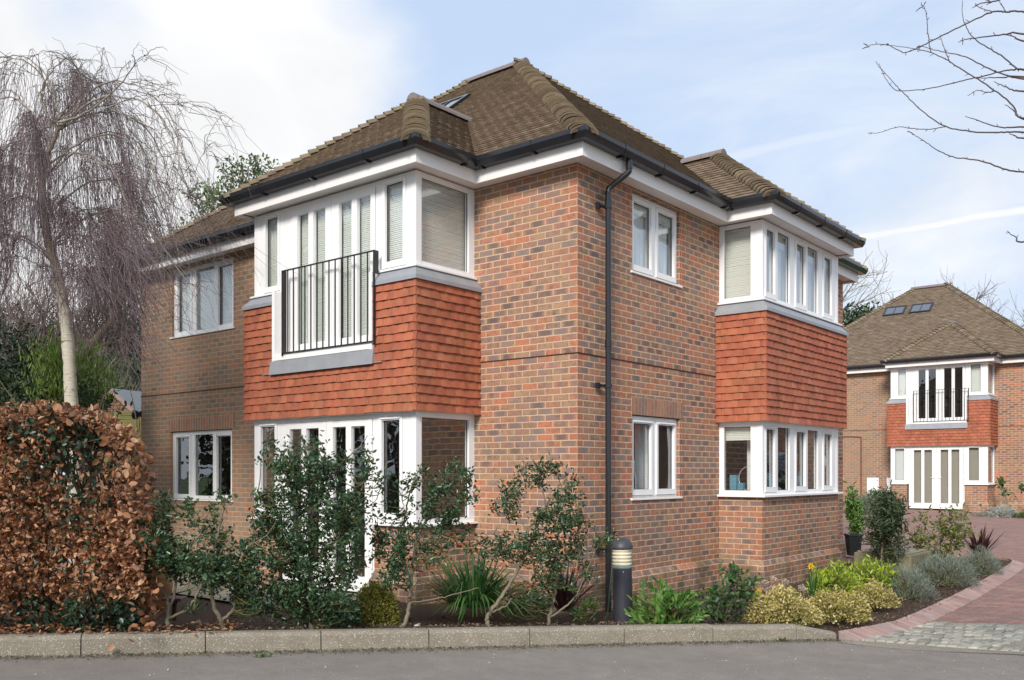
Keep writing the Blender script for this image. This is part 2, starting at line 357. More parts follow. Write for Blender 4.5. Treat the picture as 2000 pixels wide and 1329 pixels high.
# ---------------------------------------------------------------- house
def frame(O, ux, un):
    def fr(u, n, z): return (O[0]+u*ux[0]+n*un[0], O[1]+u*ux[1]+n*un[1], z)
    return fr
def fbox(mb, fr, u0, u1, n0, n1, z0, z1, r=0.): mb.box((u0, -n1, z0), (u1, -n0, z1), r, fr)
def slab(mb, fr, u0, u1, z0, z1, holes, n1, n0, uoff=0., quoin=(), voff=.156, rim=True):
    """panel with rectangular holes, front at n1, reveals and rim back to n0"""
    us = {u0, u1}; zs = {z0, z1}
    for a, b, c, d in holes: us |= {a, b}; zs |= {c, d}
    strips = []
    for q, s in quoin:
        e = q+.1125*s; us |= {q, e}; strips.append((min(q, e), max(q, e), 1.))
    us = sorted(x for x in us if u0-1e-6 <= x <= u1+1e-6); zs = sorted(zs)
    qv = 1. if abs(uoff) < 1e-6 else 2.
    for a, b in zip(us[:-1], us[1:]):
        if b-a < 1e-5: continue
        for c, d in zip(zs[:-1], zs[1:]):
            um, zm = (a+b)/2, (c+d)/2
            if any(h[0] < um < h[1] and h[2] < zm < h[3] for h in holes): continue
            r = qv if any(s[0] < um < s[1] for s in strips) else 0.
            mb.face([fr(a, n1, c), fr(b, n1, c), fr(b, n1, d), fr(a, n1, d)], [(a+uoff, c+voff), (b+uoff, c+voff), (b+uoff, d+voff), (a+uoff, d+voff)], r)
    dn = n1-n0
    for a, b, c, d in holes:
        mb.face([fr(a, n0, c), fr(a, n1, c), fr(a, n1, d), fr(a, n0, d)][::-1], [(-dn, c+voff), (0, c+voff), (0, d+voff), (-dn, d+voff)][::-1], qv)
        mb.face([fr(b, n1, c), fr(b, n0, c), fr(b, n0, d), fr(b, n1, d)][::-1], [(0, c+voff), (dn, c+voff), (dn, d+voff), (0, d+voff)][::-1], qv)
        mb.face([fr(a, n0, c), fr(b, n0, c), fr(b, n1, c), fr(a, n1, c)][::-1] if False else [fr(a, n1, c), fr(b, n1, c), fr(b, n0, c), fr(a, n0, c)][::1], [(a, 0), (b, 0), (b, .05), (a, .05)])
        mb.face([fr(a, n0, d), fr(b, n0, d), fr(b, n1, d), fr(a, n1, d)], [(a, 0), (b, 0), (b, .05), (a, .05)])
    if rim in (True, 'L'):
        mb.face([fr(u0, n0, z0), fr(u0, n1, z0), fr(u0, n1, z1), fr(u0, n0, z1)], [(0, z0), (.05, z0), (.05, z1), (0, z1)])
    if rim in (True, 'R'):
        mb.face([fr(u1, n1, z0), fr(u1, n0, z0), fr(u1, n0, z1), fr(u1, n1, z1)], [(0, z0), (.05, z0), (.05, z1), (0, z1)])
    if rim is True:
        mb.face([fr(u0, n0, z0), fr(u1, n0, z0), fr(u1, n1, z0), fr(u0, n1, z0)], [(u0, 0), (u1, 0), (u1, .05), (u0, .05)])
        mb.face([fr(u0, n1, z1), fr(u1, n1, z1), fr(u1, n0, z1), fr(u0, n0, z1)], [(u0, 0), (u1, 0), (u1, .05), (u0, .05)])
def sweep(mb, path, prof, closed=False, caps=True, r=0.):
    """plan path, outside on its right hand; profile of (n, z), mitred at the corners"""
    n = len(path); offs = []
    for i in range(n):
        p = Vector(path[i])
        a = (p-Vector(path[i-1])) if (i > 0 or closed) else None
        b = (Vector(path[(i+1) % n])-p) if (i < n-1 or closed) else None
        na = Vector((a.y, -a.x)).normalized() if a is not None else None
        nb = Vector((b.y, -b.x)).normalized() if b is not None else None
        if na is None: m = nb
        elif nb is None: m = na
        else:
            m = (na+nb); m = m/(max(.2, m.dot(na)))
        offs.append(m)
    V = []; K = len(prof)
    for i in range(n):
        for (q, z) in prof: V.append((path[i][0]+offs[i].x*q, path[i][1]+offs[i].y*q, z))
    Fs = []
    for i in range(n if closed else n-1):
        j = (i+1) % n
        for k in range(K):
            k2 = (k+1) % K
            Fs.append((i*K+k, i*K+k2, j*K+k2, j*K+k))
    if caps and not closed: Fs.append(tuple(range(K))[::-1]); Fs.append(tuple((n-1)*K+k for k in range(K)))
    mb.add(V, Fs, r)
def rect(n0, n1, z0, z1): return [(n0, z0), (n0, z1), (n1, z1), (n1, z0)]

def glazing(parent, fr, holes, n):
    for a, b, c, d in holes:
        g = MB(); g.face([fr(a-.012, n, c-.012), fr(b+.012, n, c-.012), fr(b+.012, n, d+.012), fr(a-.012, n, d+.012)]); g.build('pane', M['glass'], parent)
def blind(parent, fr, u0, u1, z0, z1, n, drop=1.):
    b = MB(); zb = z1-(z1-z0)*drop; z = z1-.03
    fbox(b, fr, u0, u1, n-.03, n, z1-.03, z1)
    while z > zb:
        t = random.uniform(-.0015, .0015)
        b.face([fr(u0, n-.001, z-.0238+t), fr(u1, n-.001, z-.0238+t), fr(u1, n-.008, z+t), fr(u0, n-.008, z+t)]); z -= .0235
    for f in (.2, .8): fbox(b, fr, u0+(u1-u0)*f, u0+(u1-u0)*f+.002, n-.001, n+.002, zb, z1)
    return b.build('blind', M['blind'], parent)
def curtain(parent, fr, u0, u1, z0, z1, n, amp=.02, wl=.12):
    b = MB(); k = int((u1-u0)/.02)
    us = np.linspace(u0, u1, k+1); f = n+amp*np.sin(us*2*math.pi/wl+np.sin(us*3)*1.3)
    for i in range(k): b.face([fr(us[i], f[i], z0), fr(us[i+1], f[i+1], z0), fr(us[i+1], f[i+1], z1), fr(us[i], f[i], z1)])
    return b.build('curtain', M['curtain'], parent, smooth=True)
def window(root, fr, u0, u1, z0, z1, lights, n=0., sill=True, name='window', blinds=None, sillw=.06):
    """lights: (a, b, z0, z1, casement?) glass openings; one frame, sashes, panes, sill"""
    holes = []; f = MB(); sash = []
    for a, b, c, d, k in lights:
        if k: h = (a-.05, b+.05, c-.075, d+.045); sash.append((a, b, c, d, h))
        else: h = (a, b, c, d)
        holes.append(h)
    slab(f, fr, u0, u1, z0, z1, holes, n, n-.06, rim=True)
    w_ = f.build(name, M['upvc'], root, bevel=.003)
    for a, b, c, d, h in sash:
        s = MB(); e = .004
        slab(s, fr, h[0]+e, h[1]-e, h[2]+e, h[3]-e, [(a, b, c, d)], n+.012, n-.04)
        fbox(s, fr, a-.01, b+.01, n+.012, n+.03, d+.014, d+.028)
        s.build('sash', M['upvc'], w_, bevel=.003)
        s = MB(); fbox(s, fr, h[0], h[1], n-.058, n-.055, h[2], h[3]-.0) if False else None
    gs = [(a, b, c, d) for a, b, c, d, k in lights]
    gz = MB()
    for a, b, c, d in gs:      # black gasket line round the glass
        for q in ((a, a+.006, c, d), (b-.006, b, c, d), (a+.006, b-.006, c, c+.006), (a+.006, b-.006, d-.006, d)):
            fbox(gz, fr, q[0], q[1], n-.036, n-.028, q[2], q[3])
    gz.build('gasket', M['gap'], w_)
    glazing(w_, fr, gs, n-.034)
    if sill:
        s = MB(); s.box((u0-.04, -n-sillw, z0-.03), (u1+.04, -n+.03, z0-.004), 0, fr); s.build('sill', M['upvc'], w_, bevel=.004)
    if blinds == 'blind':
        for a, b, c, d in gs: blind(w_, fr, a-.02, b+.02, c-.02, d+.02, n-.085)
    return w_
def hung(root, fr, u0, u1, z0, z1, holes, base, flag0=0):
    """courses of vertically hung clay tiles"""
    mb = MB(); g = .1; k = 0; z = z0
    fbox(mb, fr, u0+.005, u1-.005, base-.03, base, z0+.01, z1, .1) if not holes else None
    while z < z1-.02:
        zt = min(z+g, z1); off = (k % 2)*.0825+flag0
        u = u0-off
        while u < u1:
            a, b = max(u, u0), min(u+.1635, u1)
            segs = [(a, b)]
            for (ha, hb, hc, hd) in holes:
                if z < hd-.01 and zt > hc+.01:
                    ns = []
                    for (p, q) in segs:
                        if q <= ha or p >= hb: ns.append((p, q))
                        else:
                            if p < ha: ns.append((p, ha))
                            if q > hb: ns.append((hb, q))
                    segs = ns
            for (p, q) in segs:
                if q-p < .012: continue
                j = random.uniform(-.004, .004); l = random.uniform(0, .005); r = random.random(); j2 = j+random.uniform(-.003, .003)
                nb, ntp = base+.025+l, base+.006
                A, B = fr(p, nb, z+j), fr(q-.0008, nb, z+j2); m1 = fr((p+q)/2, nb+.004, z+(j+j2)/2)
                m2 = fr((p+q)/2, ntp+.006, zt+.012)
                Cc, Dd = fr(q-.0015, ntp, zt+.012), fr(p, ntp, zt+.012)
                mb.face([A, m1, m2, Dd], r=r); mb.face([m1, B, Cc, m2], r=r)
                mb.face([fr(p, nb-.014, z+j), fr((p+q)/2, nb-.010, z+(j+j2)/2), m1, A], r=r*.3); mb.face([fr((p+q)/2, nb-.010, z+(j+j2)/2), fr(q-.0015, nb-.014, z+j2), B, m1], r=r*.3)
                mb.face([fr(p, nb-.014, z+j), A, Dd, fr(p, ntp-.01, zt)], r=r*.5); mb.face([B, fr(q-.0015, nb-.014, z+j2), fr(q-.0015, ntp-.01, zt), Cc], r=r*.5)
            u += .165
        z += g; k += 1
    return mb
PITCH = .785; CP = math.cos(math.atan(PITCH)); ZE = 5.15
def slope(mb, p0, p1, lr, rr, run, ze=ZE, gauge=.1, wid=.166):
    """tiled roof slope from eave p0->p1 (outside on the right hand), shrinking lr, rr per metre of run"""
    p0 = Vector(p0); p1 = Vector(p1); L = (p1-p0).length; du = (p1-p0)/L; inw = Vector((-du.y, du.x))
    dr = gauge*CP; n = int(run/dr)
    nz = Vector((-inw.x*PITCH, -inw.y*PITCH, 1)).normalized()
    def P(u, r, lift): q = p0+du*u+inw*r; return Vector((q.x, q.y, ze+r*PITCH))+nz*lift
    for k in range(n+1):
        r0 = k*dr; r1 = min(r0+dr*1.25, run+.02)
        wav = .006*math.sin(k*1.7)
        u = -(k % 2)*wid/2-.5
        while u < L+.5:
            l0, l1, h0, h1 = r0*lr, r1*lr, L-r0*rr, L-r1*rr
            a, b = u, u+wid-.0015
            if b > l0+.01 and a < h0-.01:
                A0, B0 = max(a, l0), min(b, h0); A1, B1 = min(max(a, l1), B0), max(min(b, h1), A0)
                if B1 < A1: B1 = A1 = (A1+B1)/2
                j = random.uniform(-.003, .004)+wav*.3; r = random.random(); lift = .027+j; m_ = random.uniform(-.005, .005)
                # front edge and gently cambered top
                f0, f1 = P(A0, r0+m_, lift), P(B0, r0+m_, lift); fm = P((A0+B0)/2, r0+m_, lift+.004)
                t0, t1 = P(A1, r1, .004), P(B1, r1, .004); tm = P((A1+B1)/2, r1, .008)
                mb.face([f0, fm, tm, t0], r=r); mb.face([fm, f1, t1, tm], r=r)
                mb.face([P(A0, r0+m_, lift-.021), P(B0, r0+m_, lift-.021), f1, fm, f0], r=r*.4)
            u += wid
    # underlay closing the slope
    mb.face([P(0, 0, -.005), P(L, 0, -.005), P(L-run*rr, run, -.005), P(run*lr, run, -.005)], r=.05)
def bonnets(mb, e, d, run, ze=ZE, rad=.108):
    """bonnet hip tiles from the eave corner e up along plan direction d (45 degrees, |dx|=|dy|=run)"""
    e = Vector(e); d = Vector(d); step = .1*CP; k = int(run/step)
    T = Vector((d.x, d.y, PITCH)).normalized(); S = Vector((d.y, -d.x, 0)).normalized(); U = S.cross(T); U = U if U.z > 0 else -U
    for i in range(k+1):
        c = Vector((e.x+d.x*i*step, e.y+d.y*i*step, ze+PITCH*i*step))
        r = random.random(); V = []; m = 8
        rr = rad*random.uniform(.95, 1.06); rl = random.uniform(-.006, .008)
        for (o, ra, up, th) in ((0, rr*1.18, .035+rl, 0), (0, rr*1.18-.016, .019+rl, 1), (.21, rr*.82, .0, 2)):
            for j in range(m+1):
                a = math.pi*(j/m-.5); x = math.sin(a)*ra*1.28; y = (math.cos(a)-.62)*ra*.78
                V.append(c+T*o+S*x+U*(y+up))
        Fs = []
        for j in range(m):
            Fs.append((j, j+1, 2*(m+1)+j+1, 2*(m+1)+j)); Fs.append((m+1+j, m+1+j+1, j+1, j))
        mb.add(V, Fs, r)
        mb.add([V[j] for j in range(m+1)]+[c+T*.015+U*.0], [(j+1, j, m+1) for j in range(m)], r*.3) if i == 0 else None
def ridge(mb, a, b, rad=.105):
    a = Vector(a); b = Vector(b); L = (b-a).length; T = (b-a)/L; S = Vector((T.y, -T.x, 0)).normalized(); k = max(1, round(L/.45)); l = L/k; m = 8
    for i in range(k):
        V = []; r = random.random()
        for (o, ra) in ((i*l, rad*1.0), ((i+1)*l-.006, rad*1.0)):
            up = random.uniform(0, .006)
            for j in range(m+1):
                t = math.pi*(j/m-.5); V.append(a+T*o+S*math.sin(t)*ra+Vector((0, 0, math.cos(t)*ra+up-.01)))
        mb.add(V, [(j, j+1, m+1+j+1, m+1+j) for j in range(m)], r)
        mb.add(V[:m+1], [tuple(range(m+1))], r); mb.add(V[m+1:], [tuple(range(m+1))[::-1]], r)

XL, XA0, XA1, YA = -9.43, -4.62, -1.54, -1.0
XB, YB0, YB1, YE = .64, 3.44, 6.28, 8.3
FA = frame((0, 0), (1, 0), (0, -1)); FAf = frame((0, YA), (1, 0), (0, -1)); FAs = frame((XA1, 0), (0, 1), (1, 0)); FAl = frame((XA0, 0), (0, -1), (-1, 0))
FB = frame((0, 0), (0, 1), (1, 0)); FBf = frame((XB, 0), (0, 1), (1, 0)); FBs = frame((0, YB0), (1, 0), (0, -1)); FBe = frame((0, YB1), (-1, 0), (0, 1))
FLs = frame((XL, 0), (0, -1), (-1, 0)); FRe = frame((0, YE), (-1, 0), (0, 1))
GRD = -.45
def build_house(root, blinds=True):
    # walls -------------------------------------------------------
    wl = MB(); Hw = 4.97
    aw = [(-8.42, -6.62, 3.80, 4.92), (-8.46, -6.66, 1.07, 2.195)]
    slab(wl, FA, XL, 0, GRD, Hw, aw+[(XA0+.05, XA1-.05, .1, 4.96)], 0, -.1, quoin=[(0, -1), (XL, 1), (-8.42, -1), (-6.62, 1)], rim=False)
    bw_ = [(1.15, 2.31, 3.955, 4.92), (1.15, 2.31, 1.195, 2.205)]
    slab(wl, FB, 0, YE, GRD, Hw, bw_+[(YB0+.05, YB1-.05, 1.19, 4.96)], 0, -.1, uoff=.1125, quoin=[(0, 1), (1.15, -1), (2.31, 1), (YE, -1)], rim=False)
    slab(wl, FLs, -YE, 0, GRD, Hw, [], 0, -.1, rim=False); slab(wl, FRe, 0, -XL, GRD, Hw, [], 0, -.1, rim=False)
    # dwarf walls of the bays
    zs = .88
    slab(wl, FAf, XA0, -4.08, GRD, zs, [], 0, -.1, quoin=[(XA0, 1), (-4.08, -1)], rim='R'); slab(wl, FAf, -2.24, XA1, GRD, zs, [], 0, -.1, quoin=[(XA1, -1), (-2.24, 1)], rim='L')
    slab(wl, FAs, YA, 0, GRD, zs, [], 0, -.1, uoff=.1125, rim=False); slab(wl, FAl, 0, -YA, GRD, zs, [], 0, -.1, rim=False)
    slab(wl, FBf, YB0, YB1, GRD, 1.165, [], 0, -.1, uoff=.1125, quoin=[(YB0, 1), (YB1, -1)], rim=False); slab(wl, FBs, 0, XB, GRD, 1.165, [], 0, -.1, quoin=[(XB, -1)], rim=False)
    slab(wl, FBe, -XB, 0, GRD, 1.165, [], 0, -.1, rim=False)
    wl.build('wall', M['brick'], root)
    # plinth with a sloping top course
    def plinth(path, seg):
        pl = MB()
        for (a, b) in zip(path[:-1], path[1:]):
            a = Vector(a); b = Vector(b); d = (b-a).normalized(); nn = Vector((d.y, -d.x)); L = (b-a).length
            e0, e1 = seg.get(tuple(a), 1), seg.get(tuple(b), 1)
            A, B = a-d*.045*e0, b+d*.045*e1
            f = lambda q, n, z: (q.x+nn.x*n, q.y+nn.y*n, z)
            u0 = 0; pl.face([f(A, .045, GRD), f(B, .045, GRD), f(B, .045, .234), f(A, .045, .234)], [(u0, GRD+.066+.15), (u0+L, GRD+.066+.15), (u0+L, .45), (u0, .45)])
            pl.face([f(A, .045, .234), f(B, .045, .234), f(b, 0.002, .306), f(a, 0.002, .306)], [(u0, .0), (u0+L, .0), (u0+L, .075), (u0, .075)])
        pl.build('plinth', M['brick'], root)
    plinth([(XL, 0), (XA0, 0)], {(XA0, 0): -1}); plinth([(XA0, 0), (XA0, YA), (-4.08, YA)], {(XA0, 0): -1, (-4.08, YA): 0})
    plinth([(-2.24, YA), (XA1, YA), (XA1, 0)], {(-2.24, YA): 0, (XA1, 0): -1}); plinth([(XA1, 0), (0, 0), (0, YB0)], {(XA1, 0): -1, (0, YB0): -1})
    plinth([(0, YB0), (XB, YB0), (XB, YB1), (0, YB1)], {(0, YB0): -1, (0, YB1): -1}); plinth([(0, YB1), (0, YE)], {(0, YB1): -1})
    # damp course line
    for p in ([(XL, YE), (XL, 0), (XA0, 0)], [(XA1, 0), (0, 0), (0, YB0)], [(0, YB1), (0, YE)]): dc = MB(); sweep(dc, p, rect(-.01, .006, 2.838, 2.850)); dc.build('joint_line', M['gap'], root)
    # lintels of upright bricks
    for fr, a, b, zt in ((FA, -8.52, -6.62, 2.2), (FB, 1.13, 2.40, 2.21)):
        l = MB(); u = a
        while u < b-.02:
            r = random.random(); j = random.uniform(-.001, .001)
            l.face([fr(u+.005, .004+j, zt+.004), fr(u+.068, .004+j, zt+.004), fr(u+.068, .004+j, zt+.215), fr(u+.005, .004+j, zt+.215)], [(.01+r*40//1*.225+.02, .01), (.01+r*40//1*.225+.02, .07), (.225*(r*40//1)+.21, .07), (.225*(r*40//1)+.21, .01)], 0); u += .0752
        fbox(l, fr, a, b, -.02, .0015, zt, zt+.22)
        for i in range(len(l.uv)-6, len(l.uv)): l.uv[i] = [(0., 0.)]*4
        l.build('lintel', M['brick_soldier'], root)
        g = MB(); fbox(g, fr, a, b, -.09, -.0, zt-.006, zt+.0); g.build('lintel_gap', M['gap'], root)
    # windows of the two flat walls
    gA = [(-8.30, -7.91), (-7.75, -7.22), (-7.10, -6.70)]
    for z0, z1 in ((3.80, 4.92), (1.07, 2.19)):
        x0 = -8.42 if z0 > 3 else -8.46; sh = x0+8.42
        window(root, FA, x0, x0+1.8, z0, z1, [(gA[0][0]+sh, gA[0][1]+sh, z0+.075, z1-.10, 1), (gA[1][0]+sh, gA[1][1]+sh, z0+.055, z1-.06, 0), (gA[2][0]+sh, gA[2][1]+sh, z0+.075, z1-.10, 1)], n=-.045, blinds='blind' if z0 > 3 else None, sillw=.07)
    for z0, z1 in ((3.955, 4.92), (1.195, 2.2)):
        w_ = window(root, FB, 1.15, 2.31, z0, z1, [(1.235, 1.655, z0+.10, z1-.09, 1), (1.825, 2.235, z0+.10, z1-.09, 1)], n=-.045, sillw=.07)
        if z0 > 3: blind(w_, FB, 1.2, 2.26, z0, z1-.03, -.10, .18); curtain(w_, FB, 1.2, 2.28, z0, z1, -.16, .015, .1)
        else: curtain(w_, FB, 1.70, 2.28, z0-.05, z1, -.30, .02, .14); s = MB(); fbox(s, FB, 1.15, 2.31, -.35, -.31, z0+.43, z0+.46); s.build('shelf', M['upvc'], w_)
    # bay A: glazing on both storeys
    for up in (0, 1):
        z0, z1 = (3.875, 4.955) if up else (.905, 2.2)
        zg0, zg1 = (3.97, 4.88) if up else (1.03, 2.115)
        wleft = window(root, FAf, XA0, -4.02, z0, z1, [(-4.37, -4.05-.06, zg0, zg1, 1)] if up else [(-4.475, -4.17, zg0, zg1, 1)], blinds='blind' if up else None, sill=False)
        wright = window(root, FAf, -2.2, XA1, z0, z1, [(-2.05, -1.745, zg0, zg1, 1)] if up else [(-2.104, -1.80, zg0, zg1, 1)], blinds='blind' if up else None, sill=False)
        ws = window(root, FAs, YA+.001, 0, z0, z1, [(-.905, -.10, z0+.06, z1-.06, 0)], blinds='blind' if up else None, sill=False)
        wl_ = window(root, FAl, 0, -YA-.001, z0, z1, [(.1, .9, z0+.06, z1-.06, 0)], blinds='blind' if up else None, sill=False)
        pm = MB(); pm.box((XA1-.085, YA-.006, z0), (XA1+.006, YA+.085, z1)); pm.build('corner_post', M['upvc'], root, bevel=.003); pm = MB(); pm.box((XA0-.006, YA-.006, z0), (XA0+.085, YA+.085, z1)); pm.build('corner_post', M['upvc'], root, bevel=.003)
        for pth in ([(XA0, 0), (XA0, YA), (-4.03 if up else -4.06, YA)], [(-2.19 if up else -2.24, YA), (XA1, YA), (XA1, 0)]):
            sl = MB(); sweep(sl, pth, rect(-.02, .05, 3.852, 3.876) if up else rect(-.02, .06, .882, .905)); sl.build('sill', M['upvc'], root, bevel=.003)
        # pair of glazed doors
        dz0, dz1 = (2.96, 4.955) if up else (.06, 2.2)
        f = MB(); slab(f, FAf, -4.02, -2.2, dz0, dz1, [(-3.825, -2.215, dz0+.05, dz1-.055)] if up else [(-3.97, -2.265, dz0+.05, dz1-.055)], -.004, -.07)
        if up: fbox(f, FAf, -4.02, -2.2, -.004, .07, 2.935, 2.965)
        dr_ = f.build('door', M['upvc'], root, bevel=.003)
        a, b = (-3.82, -2.22) if up else (-3.965, -2.27); mid = (a+b)/2-.0
        G = [(-3.70, -3.47), (-3.375, -3.135), (-2.88, -2.64), (-2.545, -2.30)] if up else [(-3.855, -3.61), (-3.515, -3.265), (-2.99, -2.745), (-2.65, -2.40)]
        for i, (p, q) in enumerate(((a, mid), (mid, b))):
            l = MB(); gs = [(g0, g1, dz0+.19, dz1-.135) for g0, g1 in G[2*i:2*i+2]]
            slab(l, FAf, p+.003, q-.003, dz0+.055, dz1-.06, gs, .008, -.045)
            lf = l.build('door_leaf', M['upvc'], dr_, bevel=.003); lf['label'] = 'white door leaf with two tall narrow panes'
            glazing(dr_, FAf, gs, -.02)
            if up:
                for g in gs: blind(dr_, FAf, g[0]-.02, g[1]+.02, g[2]-.02, g[3]+.02, -.075)
            elif i == 0 or True:
                for g in gs: blind(dr_, FAf, g[0]-.02, g[1]+.02, g[3]-.9, g[3]+.02, -.075, .02)
            if not up:
                h = MB(); hx = mid-.06 if i == 0 else mid+.06; fbox(h, FAf, hx-.014, hx+.014, .008, .018, dz0+.92, dz0+1.14); fbox(h, FAf, min(hx, hx+(-.11 if i == 0 else .11)), max(hx, hx+(-.11 if i == 0 else .11)), .035, .052, dz0+1.05, dz0+1.068); fbox(h, FAf, hx-.009, hx+.009, .018, .05, dz0+1.048, dz0+1.07)
                h.build('door_handle', M['upvc'], dr_, bevel=.003)
                for hz in (.25, 1.05, 1.85):
                    h = MB(); hx = a if i == 0 else b; fbox(h, FAf, hx-.035, hx+.035, .008, .03, dz0+hz, dz0+hz+.03); fbox(h, FAf, hx-.010, hx+.010, .01, .035, dz0+hz-.05, dz0+hz+.06); h.build('hinge', M['upvc'], dr_, bevel=.003)
    # trim boards and lead round the balcony opening
    t = MB(); fbox(t, FAf, -4.075, -4.022, .0, .125, 2.95, 3.86); t.build('opening_trim', M['upvc'], root, bevel=.003); t = MB(); fbox(t, FAf, -2.198, -2.150, .0, .125, 2.95, 3.86); fbox(t, FAf, -4.022, -2.198, .071, .125, 2.955, 3.035)
    t.build('opening_trim', M['upvc'], root, bevel=.003)
    for p in ([(XA0, 0.02), (XA0, YA), (-4.077, YA)], [(-2.149, YA), (XA1, YA), (XA1, 0.02)]): ld = MB(); sweep(ld, p, [(0, 3.70), (0, 3.85), (.022, 3.85), (.125, 3.735), (.128, 3.69)]); ld.build('lead_flashing', M['lead'], root)
    ld = MB()
    sweep(ld, [(-4.11, YA), (-2.12, YA)], [(.05, 2.80), (.05, 2.95), (.127, 2.95), (.145, 2.80), (.148, 2.775)])
    fbox(ld, FAf, -2.15, -1.98, .118, .128, 2.788, 2.80); fbox(ld, FAf, -4.28, -4.09, .118, .128, 2.79, 2.80); ld.build('lead_flashing', M['lead'], root); ld = MB()
    sweep(ld, [(0, YB0), (XB, YB0), (XB, YB1), (0, YB1)], [(0, 3.70), (0, 3.85), (.022, 3.85), (.125, 3.735), (.128, 3.69)])
    ld.build('lead_flashing', M['lead'], root)
    # hung tiles
    mb = hung(root, FAf, XA0-.11, XA1+.108, 2.205, 3.70, [(-4.077, -2.149, 2.80, 3.9)], .085, .05)
    m2 = hung(root, FAs, YA-.108, -.003, 2.205, 3.70, [], .085); m3 = hung(root, FAl, .003, -YA+.108, 2.205, 3.70, [], .085)
    for q in (m2, m3):
        k = len(mb.v); mb.v += q.v; mb.f += [[i+k for i in f] for f in q.f]; mb.uv += q.uv; mb.r += q.r
    tc = mb.build('tile_cladding', M['hung'], root)
    mb = hung(root, FBf, YB0-.108, YB1+.108, 2.205, 3.70, [], .085, .05)
    m2 = hung(root, FBs, .003, XB+.108, 2.205, 3.70, [], .085); m3 = hung(root, FBe, -XB-.108, -.003, 2.205, 3.70, [], .085)
    for q in (m2, m3):
        k = len(mb.v); mb.v += q.v; mb.f += [[i+k for i in f] for f in q.f]; mb.uv += q.uv; mb.r += q.r
    mb.build('tile_cladding', M['hung'], root)
    sf = MB()
    fbox(sf, FAf, XA0-.08, XA1+.08, -.02, .08, 2.2, 2.23); fbox(sf, FAs, YA, -.002, .0, .08, 2.2, 2.23); fbox(sf, FAl, .002, -YA, .0, .08, 2.2, 2.23)
    sB = sf; sf = MB(); fbox(sf, FBf, YB0-.08, YB1+.08, -.02, .08, 2.2, 2.23); fbox(sf, FBs, .002, XB, .0, .08, 2.2, 2.23)
    tB = sf; sf = sB; fbox(sf, FAf, XA0+.02, -4.03, -.03, .0, 2.21, 3.86); fbox(sf, FAf, -2.19, XA1-.02, -.03, 0, 2.21, 3.86); fbox(sf, FAf, -4.03, -2.19, -.03, .0, 2.21, 2.95)
    fbox(sf, FAs, YA+.02, -.02, -.03, 0, 2.21, 3.86); fbox(sf, FAl, .02, .98, -.03, 0, 2.21, 3.86); sf.build('bay_soffit', M['paint'], root); sf = tB; fbox(sf, FBf, YB0+.02, YB1-.02, -.03, 0, 2.21, 3.86); fbox(sf, FBs, .02, XB-.02, -.03, 0, 2.21, 3.86); fbox(sf, FBe, -XB+.02, -.02, -.03, 0, 2.21, 3.86)
    sf.build('bay_soffit', M['paint'], root)
    # balcony railing
    rl = MB(); fbox(rl, FAf, -3.835, -2.085, .128, .15, 4.085, 4.10); pass
    rr_ = rl.build('balcony_railing', M['iron'], root); rl = MB(); fbox(rl, FAf, -3.835, -2.085, .132, .146, 3.03, 3.045); rl.build('bottom_rail', M['iron'], rr_)
    for x in (-3.835, -2.09):
        b = MB(); fbox(b, FAf, x-.006 if x > -3 else x, x+.008, .075, .152, 3.0 if x < -3 else 3.83, 4.10)
        if x > -3: fbox(b, FAf, x-.006, x+.008, .128, .152, 3.0, 3.83)
        b.build('rail_post', M['iron'], rr_)
    for i in range(14):
        x = -3.835+1.748*(i+1)/15; b = MB(); fbox(b, FAf, x-.006, x+.006, .134, .146, 3.045, 4.085); b.build('baluster', M['iron'], rr_)
    # bay B glazing
    for up in (0, 1):
        z0, z1 = (3.875, 4.955) if up else (1.195, 2.2)
        L = [(3.56, 3.84, 1), (3.955, 4.375, 0), (4.60, 4.935, 1), (5.04, 5.45, 0), (5.68, 6.0, 1)]
        w_ = window(root, FBf, YB0, YB1, z0, z1, [(a, b, z0+(.11 if k else .06), z1-(.10 if k else .06), k) for a, b, k in L], blinds=None, sill=False)
        w2 = window(root, FBs, 0, XB-.001, z0, z1, [(.07, .47, z0+.06, z1-.06, 0)], blinds='blind' if up else None, sill=False)
        w3 = window(root, FBe, -XB+.001, 0, z0, z1, [(-.5, -.07, z0+.06, z1-.06, 0)], sill=False)
        pm = MB(); pm.box((XB-.09, YB0-.005, z0), (XB+.005, YB0+.08, z1)); pm.build('corner_post', M['upvc'], root, bevel=.003); pm = MB(); pm.box((XB-.09, YB1-.08, z0), (XB+.005, YB1+.005, z1)); pm.build('corner_post', M['upvc'], root, bevel=.003)
        sl = MB(); sweep(sl, [(0, YB0), (XB, YB0), (XB, YB1), (0, YB1)], rect(-.02, .055, 3.852, 3.876) if up else rect(-.02, .065, 1.167, 1.197)); sl.build('sill', M['upvc'], root, bevel=.003)
        if up:
            for a, b, k in L: blind(w_, FBf, a-.04, b+.04, z0, z1-.05, -.09, .17)
            curtain(w_, FBf, YB0+.1, YB1-.1, z0+.02, z1-.05, -.135, .008, .16)
        else:
            blind(w2, FBs, .05, .5, 1.9, 2.15, -.09, .75)
            d = MB(); d.box((.10, YB0+.12, 1.26), (.20, YB0+.2, 1.47)); d.box((.22, YB0+.12, 1.26), (.30, YB0+.2, 1.36)); d.box((.30, 4.2, 1.25), (.42, 4.35, 1.5)); d.box((.30, 5.1, 1.25), (.45, 5.3, 1.45)); d.build('storage_box', M['blue'], w2)
            hp = MB(); V = []
            pts = [(.36+.15*math.cos(t), YB0+.18, 1.42+.17*math.sin(t)) for t in np.linspace(0, 2*math.pi, 33)]
            Vv, Q, _ = tubes([pts], [[.006]*33], 6); hp.add(Vv, Q); hp.build('hoop', M['hoop'], w2)
